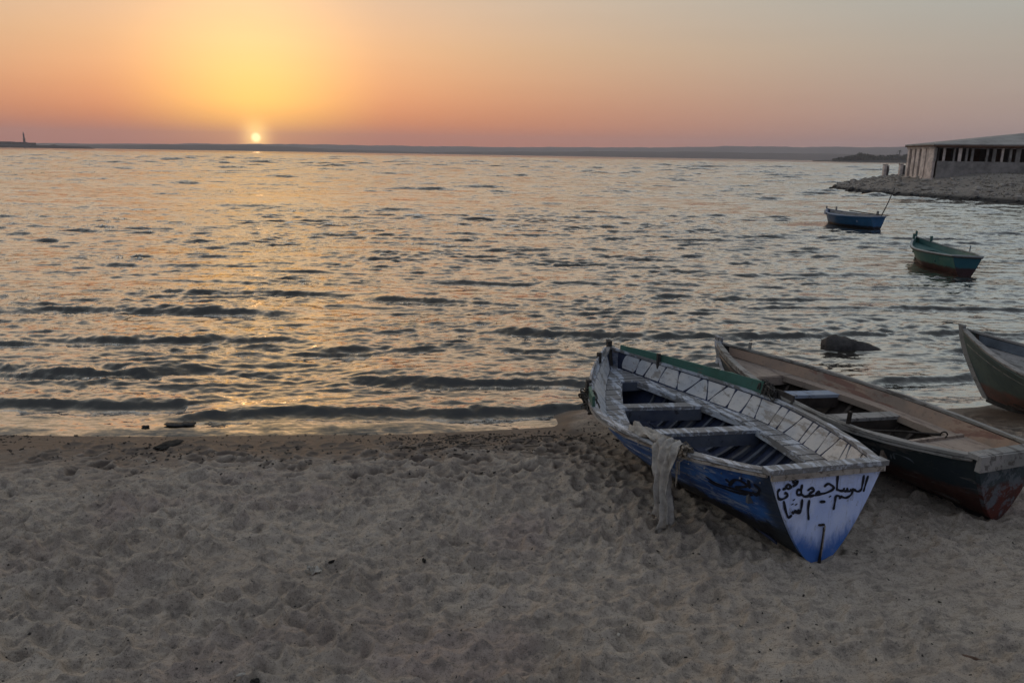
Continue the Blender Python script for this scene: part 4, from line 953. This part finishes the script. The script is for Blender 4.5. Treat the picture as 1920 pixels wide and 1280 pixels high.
M5 = dict(M4, hull=m_bhull, transom=m_bhull, rail=m_bluegrey, stem=m_greywood, deck=m_bluegrey, deck_edge=m_bluegrey, lining=m_greywood, strake=m_bhull, board=m_bhull)
b5, H5 = build_boat('fishing_boat', BOAT_AZURE, 'bright blue boat afloat farther out with a pole leaning at its stern', M5,
    dict(dp=.13, wd=.18, deck=(.03, .84), deck_strakes=1, fore=.70, stern=.16, rib_step=.12, stem=.10, thwarts=[(.5, .5, m_greywood), (.35, .35, m_greywood)]), G_MOOR)
peg(H5, b5, .90, 1, m_greywood, .14, .024); peg(H5, b5, .30, 1, m_greywood, .16, .03); peg(H5, b5, .82, -1, m_wpaint, .06, .05)
pa = at_y(1652, 406, 28.2); pb = at_y(1677, 354, 28.9)
root = empty('punting_pole', Matrix.Translation(pa), 'thin wooden pole slanting up from the stern of the bright blue boat', 'pole')
dv = pb - pa
MB().tube([-.25 * dv, (0, 0, 0), dv * .5 + (.015, 0, 0), dv], [.024, .022, .02, .014], 6).build('shaft', m_darkwood, root)
MB().tube([dv, dv * 1.02], [.02, .016], 6).build('tip', m_iron, root)
oa = pose_mw(BOAT_AZURE['q'])
root = empty('oar', oa @ Matrix.Translation((.30, .9, H5.zM + .055)), 'long oar laid along the far rail of the bright blue boat', 'oar')
MB().tube([(.08, -.5, .0), (.2, .6, .01), (.12, 1.5, .05)], [.02, .022, .02], 6).build('shaft', m_darkwood, root)
MB().box((.07, -.72, 0), (.05, .24, .010), jitter=.002).build('blade', m_darkwood, root)

# ------------------------------------------------------------------ rock in the shallows
p = on_z(1600, 655, 0)
root = MB(); nU, nV = 22, 14; rings = []; rr6 = np.random.default_rng(8)
for i in range(nU):
    f_ = i / (nU - 1); prof = np.interp(f_, [0, .04, .15, .35, .6, .85, 1], [.25, .80, 1.0, .95, .72, .38, .06]); ring = []
    for j in range(nV):
        a = 2 * math.pi * j / nV; n_ = 1 + .14 * math.sin(3 * a + 5 * f_) * math.cos(7 * f_ + a) + rr6.normal(0, .035)
        ring.append((-.34 + .72 * f_ + rr6.normal(0, .008), .17 * prof * math.cos(a) * n_, -.02 + .165 * prof * math.sin(a) * n_))
    rings.append(ring)
root.loft(rings); ob = root.build('boulder', plain('dark_rock', (0.040, 0.036, 0.034), .85, .5, 9, bstr=.7, bdist=.02), None, True)
ob.scale = (1.16, 1.1, .95); ob.location = (p[0] + .02, p[1] + .05, .0); ob.rotation_euler = (0, R(4), R(-6))
tag(ob, 'dark tapering boulder half sunk in the shallows behind the dark boat', 'rock')

# ------------------------------------------------------------------ cloth, ropes
mw1 = pose_mw(BOAT_BLUE['q'])
m_cloth = plain('grubby_cloth', (0.40, 0.37, 0.33), .95, .3, 14, bstr=.8, bdist=.012)
def cloth_mesh():
    NU, NW = 40, 30; V = np.zeros((NU, NW, 3))
    b0_, z0_ = H1.gun(.205)
    for i in range(NU):
        f_ = i / (NU - 1)
        for j in range(NW):
            w_ = j / (NW - 1) - .5
            if f_ < .22:                                   # bunched inside, lying along the rail towards the bow
                g_ = f_ / .22; t = .33 - .115 * g_ + w_ * .02; b_, z_ = H1.gun(t)
                pos = np.array([-(b_ - .055 + .05 * g_ + w_ * .075), H1.L * t, z_ + .022 + .030 * math.cos(w_ * 3.1) + .020 * math.sin(w_ * 19 + 7 * g_) * (1 - .3 * g_) + .010 * math.sin(w_ * 9 + 15 * g_)])
            elif f_ < .34:                                 # over the rail
                g_ = (f_ - .22) / .12; t = .198 + w_ * .066; b_, z_ = H1.gun(t); a = g_ * math.pi / 2
                pos = np.array([-(b_ - .03 + .065 * math.sin(a)), H1.L * t, z_ + .012 + .040 * math.cos(a) + .016 * math.sin(w_ * 23)])
            else:                                          # hanging
                g_ = (f_ - .34) / .66; wid = .066 - .020 * math.sin(min(1, g_ * 2.2) * math.pi * .5) - .006 * g_
                t = .198 - .010 * g_ + w_ * wid; b_, z_ = H1.gun(t); t += .012 * math.sin(5.5 * g_ + 2.2 * w_) * g_ * (1 - .4 * g_); fold = .030 * math.sin(w_ * 14 + 2.6 * g_ + 1.6 * math.sin(3.5 * g_)) + .012 * math.sin(w_ * 33 - 4 * g_) + .006 * math.sin(w_ * 61 + 9 * g_)
                pos = np.array([-(b_ + .042 + .010 * g_ + fold * (.55 + .45 * g_)), H1.L * t, z_ + .012 - (.50 + .05 * math.sin(w_ * 9 + 1) + .02 * math.sin(w_ * 31)) * g_])
            V[i, j] = pos
    V += RNG.normal(0, .0012, V.shape)
    cx_ = np.linspace(0, 1, NW)[None, :] * np.ones((NU, 1)); cy_ = np.linspace(0, 1, NU)[:, None] * np.ones((1, NW))
    V[..., 0] -= .030 * fbm(cx_ * 5, cy_ * 7, 4) * (cy_ > .3); V[..., 2] += .020 * fbm(cx_ * 6 + 4, cy_ * 16, 3) * (cy_ < .3)
    idx = np.arange(NU * NW).reshape(NU, NW); F = [(idx[i, j], idx[i, j + 1], idx[i + 1, j + 1], idx[i + 1, j]) for i in range(NU - 1) for j in range(NW - 1)]
    return V.reshape(-1, 3), F
V, F = cloth_mesh(); anchor = Vector(H1.pt(.205, 1, -1))
root = empty('draped_cloth', mw1 @ Matrix.Translation(anchor), 'grubby grey cloth tied over the near rail of the blue boat', 'cloth')
ob = MB().raw(V - np.array(anchor), F).build('cloth', m_cloth, root, True)
sm = ob.modifiers.new('thickness', 'SOLIDIFY'); sm.thickness = .002
m_rope = plain('frayed_rope', (0.22, 0.185, 0.145), .95, .4, 30, bstr=.6, bdist=.004)
def tangle(mb, c, h, n, rad, rng, loops=9):
    ph = rng.uniform(0, 6.28, (3, 4)); fr = rng.integers(1, 7, (3, 4)); P = []
    for q_ in np.linspace(0, 1, n):
        a = q_ * 2 * math.pi * loops / 3
        P.append([c[k] + h[k] * sum(math.sin(fr[k, m_] * a * .5 + ph[k, m_]) for m_ in range(4)) / 2.2 for k in range(3)])
    return mb.tube(P, rad, 5)
r7 = np.random.default_rng(14); mb = MB()
kp = np.array(H1.pt(.160, 1, -1)) - np.array(anchor)
for k in range(5): tangle(mb, kp + (-.005, 0, .015), (.028, .028, .030), 46, .0055, r7)
for k in range(4): mb.tube([kp + (r7.normal(0, .01), r7.normal(0, .015), 0), kp + (-.045, r7.normal(0, .02), -.05), kp + (-.05, r7.normal(0, .02), -.12 - .03 * k)], .003, 4)
mb.build('knot', m_rope, root)
m_drope = plain('dark_rope', (0.075, 0.068, 0.060), .95, .4, 30, bstr=.6, bdist=.004)
mb = MB(); a = np.array(H1.pt(.60, 1, -1))
for k in range(7): tangle(mb, (0, r7.normal(0, .07), -.01 + r7.normal(0, .03)), (.035, .06, .05), 60, .0065, r7)
for k in range(5):
    y0 = r7.uniform(-.2, .2); mb.tube([np.array(H1.pt(.60 + y0 * .3 + .01 * j_ * math.sin(k + j_), 1 - .09 * j_, -1)) + H1.normal(.6, max(.3, .97 - .09 * j_), -1) * .012 - a for j_ in range(5)], .006, 5)
ob = mb.build('rope_tangle', m_drope, None); ob.matrix_world = mw1 @ Matrix.Translation(Vector(a))
tag(ob, 'tangled dark rope hanging over the left bow of the blue boat', 'rope')
mb = MB(); a = np.array(H1.pt(.53, 1, 1))
for k in range(4): tangle(mb, (0, (k - 1.5) * .05, .05), (.030, .045, .045), 50, .006, r7)
for k in range(4):
    y0 = (k - 1.5) * .04; mb.tube([(math.cos(q_) * .026, y0 + .01 * math.sin(q_ * 2), .05 + .065 * math.sin(q_)) for q_ in np.linspace(0, 6.5, 12)], .006, 5)
ob = mb.build('rope_lashing', m_drope, None); ob.matrix_world = mw1 @ Matrix.Translation(Vector(a))
tag(ob, 'dark rope lashed round the raised green board of the blue boat', 'rope')

# ------------------------------------------------------------------ small things on the sand
m_deb = plain('dark_debris', (0.022, 0.020, 0.017), .9, .5, 30)
m_pale2 = plain('pale_scrap', (0.42, 0.38, 0.32), .9, .25, 25)
def spt(px, py):
    z_ = .15
    for k in range(6):
        p = on_z(px, py, z_); z_ = sand_at(p[0], p[1])
    return np.array((p[0], p[1], z_))
def debris(name, px, py, h, mat, label, cat, seed, rough=.4, group=None):
    p = spt(px, py); ob = MB().blob((0, 0, h[2] * .45), h, seed, rough, 10, 7).build(name, mat); ob.location = p; ob.rotation_euler = (0, 0, seed * 1.3)
    return tag(ob, label, cat, group)
p = spt(590, 1073); mb = MB(); r8 = np.random.default_rng(2)
NUc = 12; pts = [[(((i / 11) - .5) * .075 + r8.normal(0, .006), ((j / 11) - .5) * .06 + r8.normal(0, .006), .014 + .022 * math.exp(-(((i - 5.5) / 4) ** 2 + ((j - 5.5) / 4) ** 2)) + r8.normal(0, .009)) for j in range(NUc)] for i in range(NUc)]
mb.loft(pts, False, False); ob = mb.build('crumpled_scrap', m_pale2); ob.location = p
tag(ob, 'pale crumpled scrap of litter on the open sand', 'litter')
debris('wood_chip', 622, 1053, (.022, .009, .007), m_deb, 'black wood chip on the sand just above the pale crumpled scrap', 'wood chip', 3)
debris('wood_chip', 795, 1056, (.018, .010, .012), m_deb, 'black chip on the sand right of the pale crumpled scrap', 'wood chip', 4)
debris('pebble', 478, 1272, (.020, .014, .010), m_deb, 'dark pebble at the bottom edge of the sand', 'pebble', 5)
debris('shell', 452, 1275, (.020, .008, .008), m_pale2, 'pale shell beside the dark pebble at the bottom edge', 'shell', 15)
debris('shell', 116, 990, (.006, .006, .012), m_pale2, 'tiny white shell standing on the sand at the left', 'shell', 6)
debris('wood_chip', 1815, 1232, (.05, .012, .010), plain('brown_bark', (.16, .10, .07), .9, .3, 20), 'brown strip of bark on the sand at the lower right', 'bark', 7)
debris('weed_clump', 318, 833, (.11, .06, .014), m_deb, 'dark weed clump on the wet sand at the left waterline', 'weed', 8, .6)
for i, (px, py, h, lab) in enumerate(((330, 798, (.11, .05, .018), 'flat dark stone awash at the water edge, longest of the three'), (352, 797, (.07, .05, .020), 'rounded dark stone awash right beside the longest flat stone'), (273, 802, (.035, .02, .014), 'small dark stone awash left of the two bigger wet stones'))):
    p = on_z(px, py, .01); ob = MB().blob((0, 0, .012), h, 40 + i, .45, 12, 7).build('wet_rock', m_wetstone, None, True); ob.location = p; tag(ob, lab, 'rock', 'dark stones at the water edge')
for i, (px, py, lab) in enumerate(((1225, 945, 'pale pebble by the foot of the hanging cloth, left of it'), (1215, 962, 'pale pebble on the dark sand below and left of the cloth'), (1160, 1190, 'pale pebble on the open sand in front of the blue boat'))):
    debris('pebble', px, py, (.010, .008, .007), m_pale2, lab, 'pebble', 60 + i)
p = spt(279, 868); mb = MB(); mb.tube([(-.03, .03, .012), (0, -.01, .008), (.035, .035, .012)], .0045, 5); ob = mb.build('twig', m_pale2); ob.location = p
tag(ob, 'pale forked twig shaped like a V on the sand near the waterline', 'twig')
# wrack: dark crumbs of weed along the tide line
mb = MB(); r9 = np.random.default_rng(6); k = 0
while k < 2800:
    x = r9.uniform(-4.6, 1.9); y = float(shore(np.array([x]))[0]) - .14 - abs(r9.normal(0, .42)) - (.1 if x > -1 else 0)
    if r9.random() > .15 + 1.5 * vnoise(np.array([x * 1.4]), np.array([y * 2.6]))[0] ** 3 * 2: k += 1; continue
    z_ = sand_at(x, y); s = r9.uniform(.003, .010); a = r9.uniform(0, 3.1)
    s *= .75; mb.box((x, y, z_ + s * .1), (s * r9.uniform(.8, 2.4), s * .8, s * .45), [(math.cos(a), math.sin(a), 0), (-math.sin(a), math.cos(a), .2), (0, -.2, 1)], s * .35); k += 1
for q_ in range(45):
    px = r9.uniform(760, 1090); py = 812 + abs(r9.normal(0, 16)) + (1090 - px) * .03; p = spt(px, py); a = r9.normal(.15, .5); L_ = r9.uniform(.03, .10)
    mb.tube([(p[0] - L_ * math.cos(a), p[1] - L_ * math.sin(a), p[2] + .004), (p[0], p[1], p[2] + .010), (p[0] + L_ * math.cos(a + .3), p[1] + L_ * math.sin(a + .3), p[2] + .003)], r9.uniform(.0018, .004), 4)
for q_ in range(1500):  # added dark specks over the open sand, imitating the shade in small pits
    x, y = r9.uniform(-3.6, 3.6), 2.5 + 3.6 * r9.random() ** 1.3
    s = r9.uniform(.0015, .0042); a = r9.uniform(0, 3.1)
    mb.box((x, y, sand_at(x, y) + s * .1), (s * r9.uniform(.8, 2.2), s * .8, s * .5), [(math.cos(a), math.sin(a), 0), (-math.sin(a), math.cos(a), .2), (0, -.2, 1)], s * .35)
tag(mb.build('wrack_and_pit_specks', plain('weed_and_pit_specks', (0.040, 0.034, 0.028), .9, .5, 20)), 'dark crumbs of weed and twigs along the waterline, with added specks imitating shaded pits in the sand', kind='stuff')
